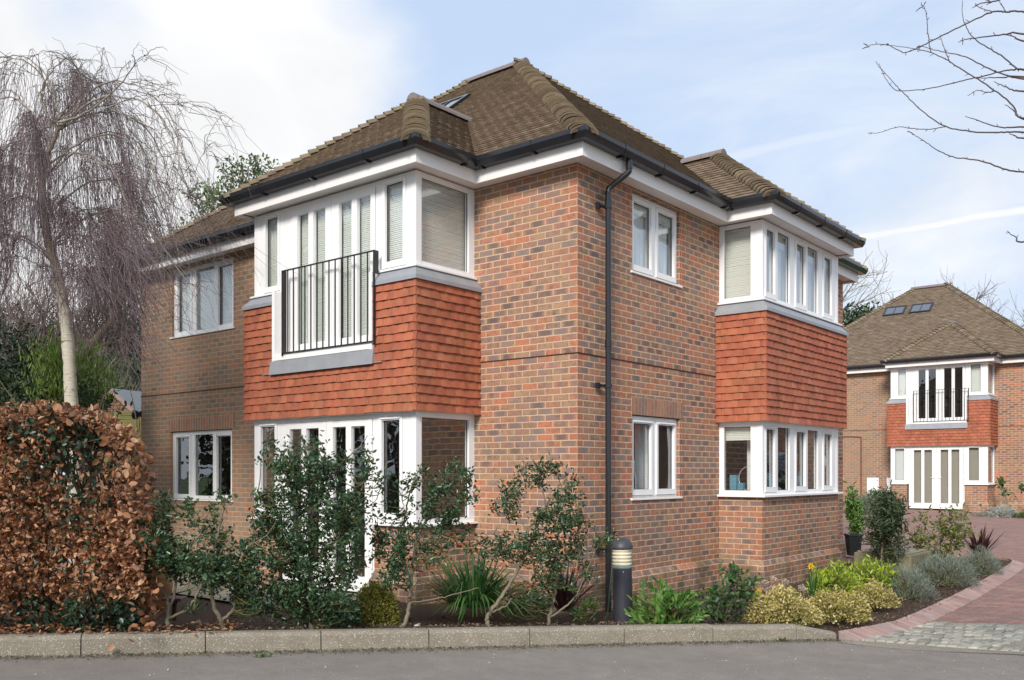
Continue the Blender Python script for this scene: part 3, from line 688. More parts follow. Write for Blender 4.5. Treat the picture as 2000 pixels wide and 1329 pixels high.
            for ya in (3.75, 4.55): curtain(w_, FBf, ya, ya+.16, z0, z1, -.35, .02, .08) if ya < 4 else None
    # eaves: fascia, soffit, gutter
    E = [(XL, YE-.15), (XL+.1, 0), (-4.50, 0), (-4.50, YA), (XA1, YA), (XA1, 0), (0, 0), (0, YB0), (XB, YB0), (XB, 6.08), (0, 6.08), (0, YE-.15)]
    E[0] = (XL+.1, YE-.15)
    e = MB(); sweep(e, E, rect(.215, .24, 4.935, 5.12), closed=True); e.build('fascia', M['paint'], root, bevel=.003)
    e = MB(); sweep(e, E, rect(-.15, .2, 4.972, 4.985), closed=True); sweep(e, E, rect(.2, .215, 4.955, 4.985), closed=True); e.build('soffit', M['paint'], root)
    e = MB(); sweep(e, E, rect(.168, .186, 4.966, 4.9715), closed=True); e.build('soffit_vent', M['gap'], root)
    prof = [(.242, 5.085), (.242, 5.20), (.25, 5.20), (.25, 5.095), (.335, 5.092), (.352, 5.125), (.365, 5.15), (.368, 5.195), (.378, 5.195), (.378, 5.148), (.364, 5.118), (.345, 5.082)]
    e = MB(); sweep(e, E, prof, closed=True); gt = e.build('gutter', M['black'], root)
    n = len(E)
    for i in range(n-1):
        a = Vector(E[i]); b = Vector(E[i+1]); d = b-a; L = d.length
        if i in (0, 10) or L < .3: continue
        d /= L; nn = Vector((d.y, -d.x)); k = max(1, round(L/.95))
        for j in range(k):
            c = a+d*(L*(j+.5)/k) if L > 1.2 else a+d*L*.5
            fr = frame((c.x, c.y), (d.x, d.y), (nn.x, nn.y)); h = MB()
            P = [(.24, 5.078), (.24, 5.092), (.330, 5.088), (.352, 5.125), (.367, 5.15), (.37, 5.2), (.384, 5.2), (.384, 5.146), (.369, 5.113), (.349, 5.076), (.30, 5.06)]
            V = [fr(-.018, q, z) for q, z in P]+[fr(.018, q, z) for q, z in P]; K = len(P)
            h.add(V, [(k2, (k2+1) % K, K+(k2+1) % K, K+k2) for k2 in range(K)]+[tuple(range(K))[::-1], tuple(range(K, 2*K))]); h.build('gutter_bracket', M['black'], gt)
    # roof
    x0, x1, y0, y1 = XL-.2, .33, -.33, 8.37; run = (y1-y0)/2
    rf = MB()
    slope(rf, (x0, y0), (x1, y0), 1, 1, run); slope(rf, (x1, y0), (x1, y1), 1, 1, run); slope(rf, (x0, y1), (x0, y0), 1, 1, run)
    rf.face([(x1, y1, ZE), (x0, y1, ZE), (x0+run, y1-run, ZE+run*PITCH), (x1-run, y1-run, ZE+run*PITCH)], r=.4)
    ax0, ax1, ay = -4.80, XA1+.33, YA-.33; ra = (ax1-ax0)/2
    slope(rf, (ax0, ay), (ax1, ay), 1, 1, ra); slope(rf, (ax1, ay), (ax1, 2.), 1, 0, ra); slope(rf, (ax0, 2.), (ax0, ay), 0, 1, ra)
    bx, by0, by1 = XB+.33, YB0-.33, 6.41; rb = (by1-by0)/2
    slope(rf, (bx, by0), (bx, by1), 1, 1, rb); slope(rf, (-2., by0), (bx, by0), 0, 1, rb); slope(rf, (bx, by1), (-2., by1), 1, 0, rb)
    roof = rf.build('roof', M['roof'], root)
    for e_, d_, r_ in (((x1, y0), (-1, 1), run), ((x1, y1), (-1, -1), run), ((x0, y0), (1, 1), run), ((ax1, ay), (-1, 1), ra), ((ax0, ay), (1, 1), ra), ((bx, by0), (-1, 1), rb), ((bx, by1), (-1, -1), rb)):
        bt = MB(); bonnets(bt, e_, d_, r_); bt.build('hip_tiles', M['bonnet'], roof)
    rg = MB(); zr = ZE+run*PITCH
    ridge(rg, (x1-run+.1, (y0+y1)/2, zr+.0), (x0+run-.1, (y0+y1)/2, zr+.0)); rg.build('ridge_tiles', M['ridge'], roof); rg = MB(); za = ZE+ra*PITCH
    ridge(rg, ((ax0+ax1)/2, ay+ra-.1, za), ((ax0+ax1)/2, 1.55, za)); rg.build('ridge_tiles', M['ridge'], roof); rg = MB(); zb = ZE+rb*PITCH
    ridge(rg, (bx-rb+.1, (by0+by1)/2, zb), (-1.30, (by0+by1)/2, zb)); rg.build('ridge_tiles', M['ridge'], roof)
    # skylights on the front slope
    nz = Vector((0, -PITCH, 1)).normalized(); sl_ = Vector((0, 1, PITCH)).normalized()
    for sx in (-6.0, -5.03):
        o = Vector((sx, 2.46, ZE+PITCH*(2.46+.33)+.02))
        def q(u, s, n_): return tuple(o+Vector((u, 0, 0))+sl_*s+nz*n_)
        f = MB()
        def sb(u0, u1, s0, s1, n0, n1): f.box((u0, s0, n0), (u1, s1, n1), 0, lambda a, b, c: q(a, -(-b), c) if False else q(a, b, c))
        sbx = lambda u0, u1, s0, s1, n0, n1, mb_: mb_.add([q(a, b, c) for c in (n0, n1) for (a, b) in ((u0, s0), (u1, s0), (u1, s1), (u0, s1))], [(0, 3, 2, 1), (4, 5, 6, 7), (0, 1, 5, 4), (1, 2, 6, 5), (2, 3, 7, 6), (3, 0, 4, 7)])
        for (u0, u1, s0, s1) in ((0, .06, 0, .62), (.72, .78, 0, .62), (.06, .72, 0, .06), (.06, .72, .56, .62), (.38, .40, .06, .56)): sbx(u0, u1, s0, s1, 0, .055, f)
        sk = f.build('skylight', M['black'], roof)
        f = MB(); sbx(.06, .72, .06, .56, .035, .04, f); f.build('skylight_glass', M['skyglass'], roof)
    # rooms behind the glass
    rm = MB()
    def inbox(x0, x1, y0, y1, z0, z1):
        c = [(x0, y0), (x1, y0), (x1, y1), (x0, y1)]
        for i in range(4):
            a, b = c[i], c[(i+1) % 4]; rm.face([(b[0], b[1], z0), (a[0], a[1], z0), (a[0], a[1], z1), (b[0], b[1], z1)])
    rm.box((XL+.12, 3.0, -.1), (-.12, 3.1, 4.9)); rm.box((-3.2, .3, -.1), (-3.1, 3.0, 2.5)) if False else None
    rm.box((-2.6, 3.1, -.1), (-2.5, YE-.1, 4.9)); rm.box((-5.4, .12, -.1), (-5.3, 3.0, 4.9)); rm.box((-1.0, .12, -.1), (-.9, 3.0, 4.9))
    rm.face([(XL+.1, .1, 2.55), (-.1, .1, 2.55), (-.1, YE-.1, 2.55), (XL+.1, YE-.1, 2.55)][::-1]); rm.face([(XL+.1, .1, 2.75), (-.1, .1, 2.75), (-.1, YE-.1, 2.75), (XL+.1, YE-.1, 2.75)])
    for q in ((XL+.05, .05, -.05, YE-.05), (XA0+.05, YA+.05, XA1-.05, .05), (-.05, YB0+.05, XB-.05, YB1-.05)): rm.face([(q[0], q[1], 4.968), (q[2], q[1], 4.968), (q[2], q[3], 4.968), (q[0], q[3], 4.968)][::-1])
    rm.build('room', M['room'], root)
    fl = MB(); fl.face([(XL+.1, .1, .05), (-.1, .1, .05), (-.1, YE-.1, .05), (XL+.1, YE-.1, .05)]); fl.face([(XA0+.1, YA+.1, .052), (XA1-.1, YA+.1, .052), (XA1-.1, .2, .052), (XA0+.1, .2, .052)])
    fl.face([(-.1, YB0+.1, 1.17), (XB-.1, YB0+.1, 1.17), (XB-.1, YB1-.1, 1.17), (-.1, YB1-.1, 1.17)]); fl.face([(-.2, YB0+.1, 2.74), (XB-.1, YB0+.1, 2.74), (XB-.1, YB1-.1, 2.74), (-.2, YB1-.1, 2.74)])
    fl.build('room_floor', M['carpet'], root)
M['skyglass'] = simple('skylight_glass', (.22, .24, .27), .10, .7, spec=.9)
TH = math.atan2(-.635, .7725); CX, CY = 10.3*127.5/1800, 10.3
def loc(x, y): return (CX+x*math.cos(TH)-y*math.sin(TH), CY+x*math.sin(TH)+y*math.cos(TH))
house = empty('brick_house', (CX, CY, 0), TH)
tag(house, 'large brick house nearest the road with two red tile hung bays and a downpipe', 'house')
build_house(house)
far = empty('brick_house', (17.484, 30.139, .22), TH)
tag(far, 'smaller looking distant brick house across the paved drive with two rooflights in its roof', 'house')
def copy_tree(o, parent):
    for ch in list(o.children):
        if parent is far and ch.name.startswith('room_blind'): continue
        if ch.name.startswith('blind') and o.name.startswith('door'): continue
        c = ch.copy(); COL.objects.link(c); c.parent = parent; copy_tree(ch, c)
copy_tree(house, far)
M['blind_grey'] = simple('grey_blind', (.40, .36, .31), .6)
for g0, g1 in ((-3.855, -3.61), (-3.515, -3.265), (-2.99, -2.745), (-2.65, -2.40), (-2.13, -1.78), (-4.5, -4.14)):
    b_ = blind(far, FAf, g0-.02, g1+.02, .2 if g0 < -2.2 and g0 > -4.2 else 1.0, 2.12, -.10); b_.data.materials[0] = M['blind_grey' if g0 > -4.2 else 'curtain']
side = empty('brick_house', (15.6, 11.2, -.1), math.radians(-90))
tag(side, 'matching brick house across the drive beyond the right edge, mirrored in the near house windows', 'house')
copy_tree(house, side)
# downpipe of the near house
dp = MB()
dpp = [(.31, .585, 5.09), (.31, .585, 4.98), (.29, .575, 4.93), (.13, .50, 4.80), (.10, .475, 4.74), (.10, .472, 4.6)]
V, Q, _ = tubes([resample(dpp, [.034]*6, 24)[0]], [[.034]*24], 14); dp.add(V, Q)
V, Q, _ = tubes([[(.10, .472, 4.61), (.10, .472, 2.5), (.10, .472, -.2)]], [[.034]*3], 14); dp.add(V, Q)
for z in (5.03, 4.62, 3.0):
    V, Q, _ = tubes([[(.31 if z > 5 else .10, .585 if z > 5 else .472, z-.05), (.31 if z > 5 else .10, .585 if z > 5 else .472, z+.03)]], [[.040]*2], 14); dp.add(V, Q)
dpo = dp.build('downpipe', M['black'], house, smooth=True)
for z in (4.56, 2.50, .62):
    b = MB(); V, Q, _ = tubes([[(.10, .472, z-.02), (.10, .472, z+.02)]], [[.043]*2], 14); b.add(V, Q); b.box((.0, .36, z-.02), (.06, .40, z+.02)); b.box((.02, .33, z-.035), (.055, .375, z+.035)); b.box((.04, .375, z-.012), (.07, .47, z+.012)); b.build('pipe_bracket', M['black'], dpo)
# ---------------------------------------------------------------- ground
K0 = np.array([-3.34, 7.14]); KD = np.array([.875, .268])/.915; KN = np.array([-KD[1], KD[0]])
def kp(i, off=0.): return K0+KD*.915*i+KN*off
def road_z(x): return -.04-.036*min(max(x, -14), 7)
def drive_z(x, y):
    return -.2+.02*(max(y, 8.)-10)
def surf(name, rows, mat, kind='structure', uvs=1.):
    """rows: list of equal-length point lists (x, y, z)"""
    A = np.array(rows, float); n, m, _ = A.shape; idx = np.arange(n*m).reshape(n, m)
    Q = np.stack([idx[:-1, :-1], idx[:-1, 1:], idx[1:, 1:], idx[1:, :-1]], -1).reshape(-1, 4)
    V = A.reshape(-1, 3)
    e1 = V[Q[0][1]]-V[Q[0][0]]; e2 = V[Q[0][2]]-V[Q[0][1]]
    if (e1[0]*e2[1]-e1[1]*e2[0]) < 0: Q = Q[:, ::-1]
    o = mesh_np(name, V, Q, mat, uv=V[Q][:, :, :2].reshape(-1, 2)*uvs, smooth=True)
    return tag(o, kind=kind)
def gmat(name, cols, scale, rough=.9, b1=60., bd=.01, fleck=None, big=.25, fs=90., ft=.70):
    m, t, b = newmat(name); P = t.new('ShaderNodeTexCoord').outputs['Object']
    c = t.ramp(t.noise(P, scale, 6, .7), [(.3+.4*i/(len(cols)-1), k) for i, k in enumerate(cols)])
    c = t.mix(t.m('MULTIPLY', t.sm(t.noise(P, .55, 5, .6), .42, .7), big), c, tuple(x*.6 for x in cols[0])+(1,))
    c = t.mix(t.m('MULTIPLY', t.sm(t.noise(P, 75, 3, .7), .35, .65), .30), c, tuple(x*.5 for x in cols[0])+(1,))
    c = t.mix(t.m('MULTIPLY', t.noise(P, 260, 2, .6), .45), c, tuple(x*1.8 for x in cols[-1])+(1,))
    if fleck: c = t.mix(t.sm(t.noise(P, fs, 2, .5), ft, ft+.04), c, fleck+(1,))
    t.put(b.inputs['Base Color'], c); b.inputs['Roughness'].default_value = rough; b.inputs['Specular IOR Level'].default_value = .3
    t.put(b.inputs['Normal'], t.bump(t.noise(P, b1, 5, .7), bd)); return m
M['asphalt'] = gmat('asphalt', [(.175, .155, .135), (.225, .20, .176), (.275, .247, .218)], 5, .85, 200, .008, (.46, .43, .38), .38, 85, .70)
M['kerb'] = gmat('kerb_concrete', [(.15, .13, .10), (.225, .20, .155), (.30, .265, .21)], 5, .9, 90, .012, (.52, .50, .43), .5, 85, .61)
M['soil'] = gmat('soil', [(.03, .019, .013), (.06, .038, .026), (.11, .072, .05)], 22, .95, 40, .03, (.22, .15, .10), .3, 60, .68)
M['lawn'] = gmat('lawn', [(.04, .07, .02), (.06, .10, .03), (.08, .12, .04)], 3, .95)
M['paving'] = brickmat('patio_paving', .6, .6, .012, [(0, (.20, .18, .13)), (.5, (.26, .23, .17)), (1, (.31, .28, .21))], (.09, .085, .05), burnt=0, off=0., bumpd=.004, speck=.2)
M['blockpave'] = brickmat('block_paving', .2, .1, .009, [(0, (.30, .15, .125)), (.25, (.36, .195, .16)), (.5, (.26, .165, .15)), (.75, (.40, .235, .19)), (.9, (.23, .175, .17)), (1, (.33, .17, .145))], (.22, .17, .135), burnt=0, bumpd=.004, speck=.2)
M['edgebrick'] = tilemat('edge_brick', [(0, (.33, .19, .165)), (.3, (.42, .27, .23)), (.55, (.29, .23, .235)), (.8, (.45, .31, .265)), (1, (.31, .25, .25))], moss=.2, mosscol=(.2, .18, .12))
M['sett'] = tilemat('granite_sett', [(0, (.24, .235, .20)), (.5, (.35, .34, .29)), (1, (.48, .45, .38))], moss=.35, mosscol=(.17, .14, .09))
# base sheet to the horizon
g = []
for yy in (-60, -20, 0, 8, 14, 20, 40, 80, 200, 900): g.append([(xx, yy, -.50 if yy < 16 else -.25) for xx in (-900, -200, -60, -20, -5, 5, 20, 60, 200, 900)])
surf('ground', g, M['lawn'])
# asphalt road up to kerb and cobbles
edge = [kp(i) for i in np.linspace(-22, 7.3, 32)]+[np.array(p) for p in ((3.6, 9.05), (4.2, 8.86), (4.92, 8.72), (6.5, 8.2), (9, 7.2), (14, 6.0), (30, 5))]
near = [(p[0]*1.2, -14.) for p in edge]
rows = [[(a[0]*(1-t)+b[0]*t, a[1]*(1-t)+b[1]*t) for a, b in zip(near, edge)] for t in (0, .3, .55, .7, .8, .88, .94, 1.)]
surf('road', [[(x, y, road_z(x)) for x, y in r] for r in rows], M['asphalt'])
# kerb stones
kb = MB(); i0 = -9
xs = [i0+k for k in range(0, 17)]; ends = [(a+.004, b-.004) for a, b in zip(xs[:-1], xs[1:])]+[(7.003, 7.5)]
def kh(i): return .160-.012*max(0, i-5) - (.045 if i > 6.9 else 0)
for a, b in ends:
    r = random.random(); prof = lambda h: [(0, -.12), (-.0, h-.03), (.010, h-.010), (.028, h), (.105, h+.002), (.122, h-.01), (.125, -.12)]
    V = []
    for i in (a, b):
        p = kp(i); z = road_z(p[0])
        hh = kh(a) if a < 6.9 else (kh(6) if i < 7.1 else .07)
        V += [(p[0]+KN[0]*q, p[1]+KN[1]*q, z+zz_) for q, zz_ in prof(hh)]
    n = 7; kb.add(V, [(k, n+k, n+(k+1) % n, (k+1) % n) for k in range(n)]+[tuple(range(n)), tuple(range(n, 2*n))[::-1]], r)
kbo = kb.build('kerb', M['kerb'], bevel=.004); tag(kbo, kind='structure')
fl = MB()
for a, b in zip(xs, xs[1:]+[7.45]):
    pa, pb = kp(a, .02), kp(b, .02); qa, qb = kp(a, .11), kp(b, .11)
    za, zb = road_z(pa[0]), road_z(pb[0]); h = kh(a)-.02 if a < 6.9 else .05
    fl.add([(pa[0], pa[1], za-.1), (pb[0], pb[1], zb-.1), (qb[0], qb[1], zb-.1), (qa[0], qa[1], za-.1), (pa[0], pa[1], za+h), (pb[0], pb[1], zb+h), (qb[0], qb[1], zb+h), (qa[0], qa[1], za+h)], [(4, 5, 6, 7), (0, 1, 5, 4)])
tag(fl.build('kerb_joint', M['gap']), kind='structure')
# brick edging round the bed
EP = [(3.30, 9.20), (4.10, 9.95), (5.0, 11.0), (6.0, 12.25), (7.0, 13.55), (8.0, 14.9), (8.62, 15.8), (8.75, 16.25), (8.45, 16.7), (7.6, 16.9), (6.4, 16.6), (5.6, 16.1)]
ed = resample([(x, y, 0) for x, y in EP], [0]*len(EP), 400)[0][:, :2]
seg = np.concatenate([[0], np.cumsum(np.linalg.norm(np.diff(ed, axis=0), axis=1))])
def edp(s): return np.array([np.interp(s, seg, ed[:, 0]), np.interp(s, seg, ed[:, 1])])
eb = MB(); s = 0.; LT = seg[-1]
while s < LT-.08:
    p, q = edp(s), edp(s+.066); d = (q-p)/(np.linalg.norm(q-p)+1e-9); nn = np.array([-d[1], d[0]])
    if True:
        z = drive_z(*p); a = q-p; lo = random.uniform(-.003, .003); r = random.random()
        zr = max(z, road_z(p[0])) if p[1] < 10 else z
        o0, o1 = -.17, .045
        B = [p+nn*o0, q+nn*o0, q+nn*o1, p+nn*o1]; zz2 = [zr+.012, zr+.012, zr+.075, zr+.075]
        V = [(b[0], b[1], zr-.1) for b in B]+[(b[0], b[1], k+lo) for b, k in zip(B, zz2)]
        eb.add(V, [(4, 5, 6, 7), (0, 1, 5, 4), (1, 2, 6, 5), (2, 3, 7, 6), (3, 0, 4, 7)], r)
    s += .0745
tag(eb.build('brick_edging', M['edgebrick'], bevel=.005), kind='structure')
es = MB()
for i in range(0, 398, 4):
    p, q = ed[i], ed[min(i+4, 399)]; d = (q-p)/(np.linalg.norm(q-p)+1e-9); nn = np.array([-d[1], d[0]]); z = max(drive_z(*p), road_z(p[0])) if p[1] < 10 else drive_z(*p)
    a, b, c, dd = p-nn*.165, q-nn*.165, q+nn*.05, p+nn*.05; es.face([(a[0], a[1], z+.003), (b[0], b[1], z+.003), (c[0], c[1], z+.062), (dd[0], dd[1], z+.062)])
tag(es.build('edging_mortar', M['kerb']), kind='structure')
# planting bed: along the kerb, then inside the edging
def bed_base(x): return .02 if x < -1.2 else (.02+(x+1.2)/2.*(-.12) if x < .8 else -.10)
rows = []
for d in (.10, .25, .45, .7, 1.0, 1.4, 2.0, 3.2, 6.5):
    r = []
    for i in np.linspace(-12, 7.1, 90):
        x, y = kp(i, d); t = min(1, (d-.1)/1.2); t = t*t*(3-2*t); z0 = road_z(x)+kh(i)-.025
        r.append((x, y, z0*(1-t)+bed_base(x)*t+(.02*math.sin(x*7.3+y*5.1)*math.sin(x*3.1-y*8.7)+random.uniform(-.008, .008) if .1 < d < 2.5 else 0)-(0.02 if d > 3 else 0)))
    rows.append(r)
surf('flower_bed', rows, M['soil'])
rows = []
wallp = [loc(-.3, 1.2+.0*i) for i in range(1)]
S_ = np.linspace(.0, 11.2, 60)
for t in (0, .06, .15, .3, .5, .75, 1.):
    r = []
    for k, s in enumerate(S_):
        p = edp(s); q = np.array(loc(.1, .6+7.6*k/59)); x, y = p*(1-t)+q*t if t > 0 else p
        z0 = drive_z(*p)+.035; u = min(1, t/.3)
        r.append((x, y, z0*(1-u)+(-.10)*u+random.uniform(-.008, .012)*(t > 0)))
    rows.append(r)
surf('flower_bed', rows, M['soil'])
# patio at the side of the house
rows = []
for v in np.linspace(-2.35, .2, 5): rows.append([(*loc(u, v), .034) for u in np.linspace(-12.5, -1.75, 12)])
surf('patio', rows, M['paving'])
# cobbled apron
cb = MB(); A0, A1 = np.array([3.35, 9.10]), np.array([4.35, 10.65]); B0, B1 = np.array([6.6, 8.1]), np.array([7.0, 9.65])
def cpt(u, v):
    f0 = np.array([np.interp(u, [0, .45, 1], [3.30, 4.92, 9.0]), np.interp(u, [0, .45, 1], [9.14, 8.76, 7.2])])
    f1 = np.array([np.interp(u, [0, .45, 1], [4.35, 6.2, 10.2]), np.interp(u, [0, .45, 1], [10.45, 10.15, 8.9])])
    return f0*(1-v)+f1*v
NR = 8; NC = 40
for j in range(NR):
    for i in range(NC):
        o = .5*(j % 2)/NC; e = .0016; jj = lambda: random.uniform(-.0022, .0022)
        u0, u1, v0, v1 = i/NC+o+e+jj(), (i+1)/NC+o-e+jj(), j/NR+.008+jj()*3, (j+1)/NR-.008+jj()*3
        q = [cpt(max(0, a), b) for a, b in ((u0, v0), (u1, v0), (u1, v1), (u0, v1))]; c = sum(q)/4
        z = max(-.2+.02*(c[1]-10), road_z(c[0]))+.004; h = random.uniform(.008, .022); V = []
        for sc, hh in ((1., -.03), (.97, h*.5), (.80, h)):
            for p in q: pp = c+(p-c)*sc; V.append((pp[0], pp[1], z+hh+random.uniform(-.003, .003)*(hh > 0)))
        cb.add(V, [(0, 1, 5, 4), (1, 2, 6, 5), (2, 3, 7, 6), (3, 0, 4, 7), (4, 5, 9, 8), (5, 6, 10, 9), (6, 7, 11, 10), (7, 4, 8, 11), (8, 9, 10, 11)], random.random())
tag(cb.build('cobbles', M['sett']), kind='structure')
rows = []
for v in (-.13, .0, .5, 1.02): rows.append([(*cpt(u, v*(1 if v > 0 else 1+.5*math.sin(u*9))), max(-.2+.02*(cpt(u, v)[1]-10), road_z(cpt(u, v)[0]))+(.005 if v < 0 else .004)) for u in np.linspace(0, 1, 20)])
surf('cobble_bedding', rows, M['kerb'])
# block paved drive to the far house
rows = []
for v in np.linspace(0, 1, 22):
    r = []
    for u in np.linspace(0, 1, 30):
        p1 = cpt(u*1.0, 1.0) if u < 1 else cpt(1, 1.)
        y = p1[1]*(1-v)+36*v
        if v == 0: x = p1[0]
        else:
            xl = np.interp(y, [10.4, 11, 12.25, 13.55, 14.9, 15.8, 16.6, 18, 36], [4.3, 4.85, 5.8, 6.8, 7.8, 8.4, 8.2, 3.5, 3.5]); x = xl+(u**1.3)*(24-xl) if v > .12 else p1[0]*(1-v*8)+(xl+(u**1.3)*(24-xl))*v*8
        r.append((x, y, drive_z(x, y)-.002))
    rows.append(r)
surf('driveway', rows, M['blockpave'], uvs=1.)
# ---------------------------------------------------------------- foliage materials
M['holly'] = leafmat('holly_leaf', [(.018, .045, .02), (.03, .075, .03), (.05, .105, .042), (.09, .15, .07)], .28, .12)
M['ivy'] = leafmat('ivy_leaf', [(.012, .03, .014), (.02, .05, .025), (.035, .07, .035)], .4, .1)
M['beech'] = leafmat('dry_beech_leaf', [(.16, .062, .028), (.29, .12, .052), (.40, .18, .085), (.50, .26, .135), (.63, .39, .235)], .55, .25, .15)
M['evergreen'] = leafmat('evergreen_leaf', [(.022, .04, .016), (.04, .07, .026), (.07, .11, .045)], .5, .15)
M['midgreen'] = leafmat('mid_green_leaf', [(.05, .11, .02), (.08, .16, .03), (.12, .21, .05)], .5, .3)
M['brightgreen'] = leafmat('bright_green_leaf', [(.12, .20, .03), (.19, .31, .05), (.28, .42, .09)], .5, .35)
M['palegreen'] = leafmat('pale_green_leaf', [(.10, .15, .06), (.16, .22, .09), (.24, .30, .15)], .5, .35)
M['skimmia'] = leafmat('skimmia_leaf', [(.05, .13, .02), (.09, .21, .04), (.15, .30, .06), (.24, .38, .10)], .35, .25)
M['rose'] = leafmat('rose_leaf', [(.03, .075, .02), (.06, .14, .035), (.11, .21, .06)], .4, .25)
M['golden'] = leafmat('golden_leaf', [(.16, .18, .04), (.44, .37, .09), (.60, .49, .18), (.72, .62, .34)], .45, .2)
M['lime'] = leafmat('lime_leaf', [(.16, .28, .02), (.34, .46, .04), (.52, .60, .07)], .4, .3)
M['boxleaf'] = leafmat('box_leaf', [(.16, .17, .03), (.30, .29, .05), (.42, .38, .08)], .45, .2)
M['lavender'] = leafmat('lavender_leaf', [(.12, .15, .115), (.20, .24, .19), (.30, .335, .28)], .8, .1)
M['silver'] = leafmat('silver_leaf', [(.28, .31, .28), (.42, .45, .41), (.55, .57, .52)], .8, .1)
M['grassblade'] = leafmat('strap_leaf', [(.02, .07, .015), (.04, .12, .025), (.08, .18, .04)], .35, .2)
M['purple'] = leafmat('purple_leaf', [(.035, .015, .02), (.075, .03, .035), (.13, .05, .05)], .35, .15)
M['petal'] = leafmat('yellow_petal', [(.75, .50, .01), (.85, .62, .02)], .5, .3)
M['dryflower'] = leafmat('dried_flower', [(.40, .30, .24), (.55, .44, .37), (.66, .58, .50)], .8, .3)
M['bark'] = simple('bark', (.12, .095, .065), .9, var=.4, scale=14, bumpd=.01)
M['bark_pale'] = simple('pale_bark', (.21, .18, .125), .85, var=.35, scale=18, bumpd=.006)
M['twig_green'] = simple('green_twig', (.13, .125, .04), .6, var=.35, scale=5)
M['twig_purple'] = simple('purple_twig', (.15, .105, .11), .7, var=.3, scale=2)
M['twig_grey'] = simple('grey_twig', (.16, .13, .115), .8, var=.3, scale=2)
M['twig_pale'] = simple('pale_twig', (.30, .27, .22), .8, var=.3, scale=2)
M['twig_brown'] = simple('brown_twig', (.13, .092, .07), .8, var=.3, scale=2)
M['twig_dark'] = simple('dark_twig', (.075, .05, .048), .6, var=.3, scale=8)
def birchmat():
    m, t, b = newmat('birch_bark'); P = t.new('ShaderNodeTexCoord').outputs['Object']; x, y, z = t.xyz(P)
    l = t.noise(t.comb(t.m('MULTIPLY', x, 7.), t.m('MULTIPLY', y, 7.), t.m('MULTIPLY', z, 34.)), 1., 4, .6)
    l2 = t.noise(t.comb(t.m('MULTIPLY', x, 1.2), y, t.m('MULTIPLY', z, 5.5)), 1., 4, .7)
    c = t.mix(t.noise(P, 5, 4, .6), (.40, .37, .28), (.60, .57, .48))
    c = t.mix(t.sm(z, 3.2, 4.6), c, t.mix(t.noise(P, 4, 4, .6), (.13, .105, .06), (.26, .24, .13)))
    c = t.mix(t.m('MULTIPLY', t.sm(l, .60, .68), .7), c, (.10, .08, .06)); c = t.mix(t.m('MULTIPLY', t.sm(l2, .60, .68), .8), c, (.09, .07, .05))
    t.put(b.inputs['Base Color'], c); b.inputs['Roughness'].default_value = .7; t.put(b.inputs['Normal'], t.bump(l, .01)); return m
M['birch'] = birchmat()
def tube_obj(name, polys, mat, parent=None, k=5, smooth=True):
    V, Q = tube_list(polys, k); return mesh_np(name, V, Q, mat, parent, rnd=rng.random(len(Q)), smooth=smooth)
# ---------------------------------------------------------------- shrubs drawn from their branch lines
def shrub(name, label, cat, Z, branches, blobs, leafmat_, lsize, per=11, spread=.06, tmat='twig_green', bmat='bark_pale', aspect=.55, twr=.0045, zj=.22, group=None, jit=1., dirs=None, baseZ=None, fold=.5, curl=.12, link=1.):
    b0 = at(branches[0][0][0][0], branches[0][0][0][1], Z)
    root = empty(name, tuple(b0)); tag(root, label, cat, group)
    polys = []; samp = []; loc0 = b0
    for pts, r0, r1 in branches:
        n = len(pts); dz = random.uniform(-zj, zj)*jit; main = pts[0] == branches[0][0][0]
        P = [at(x, y, Z+(dz*(i/(n-1)) if main else dz)) for i, (x, y) in enumerate(pts)]
        if not main and samp:      # start on the nearest point already there
            S = np.array(samp); P[0] = S[np.argmin(np.linalg.norm((S-P[0])*[1, .3, 1], axis=1))]
            for i in range(1, n): P[i][1] = P[0][1]+dz*i/(n-1)
        p, r = resample(P, np.linspace(r0, r1, n), 6*n); p[1:-1] += rng.normal(size=(len(p)-2, 3))*.004
        polys.append((p-loc0, r)); samp += [tuple(q) for q in p]
    S = np.array(samp); C = []; tw = []
    for (px, py, rx, ry, cnt) in blobs:
        cnt = int(cnt*(.92 if name == 'holly_bush' and Z != 8.2 else .74 if name == 'holly_bush' else 1))
        for _ in range(cnt):
            a = random.uniform(0, 2*math.pi); q = math.sqrt(random.random()); z = Z+random.gauss(0, zj*.8)
            c = at(px+rx*q*math.cos(a), py+ry*q*math.sin(a), z)
            d = np.linalg.norm((S-c)*[1, .5, 1], axis=1)+.8*np.maximum(0, S[:, 2]-c[2]+.02)
            b = S[np.argmin(d)]
            if random.random() < link:
                mid = (b+c)/2+np.array([0, 0, -.03])+rng.normal(size=3)*.02
                p, r = resample([b, mid, c], [twr*1.3, twr, twr*.5], 6); tw.append((p-loc0, r))
            v = c-b; v /= np.linalg.norm(v)+1e-6
            k = max(3, int(random.gauss(per, 3)))
            t = rng.random(k)**2
            C.append(np.stack([c-v*spread*2.2*x for x in t])+rng.normal(size=(k, 3))*spread*.5)
    tube_obj('branch', polys, M[bmat], root, 7)
    if tw: tube_obj('twig', tw, M[tmat], root, 4)
    C = np.concatenate(C)-loc0
    leaves('leaf', C, lsize*(.65+.6*rng.random(len(C))), M[leafmat_], root, aspect=aspect, fold=fold, curl=curl, dirs=dirs)
    return root
hl = 'dark green holly shrub '
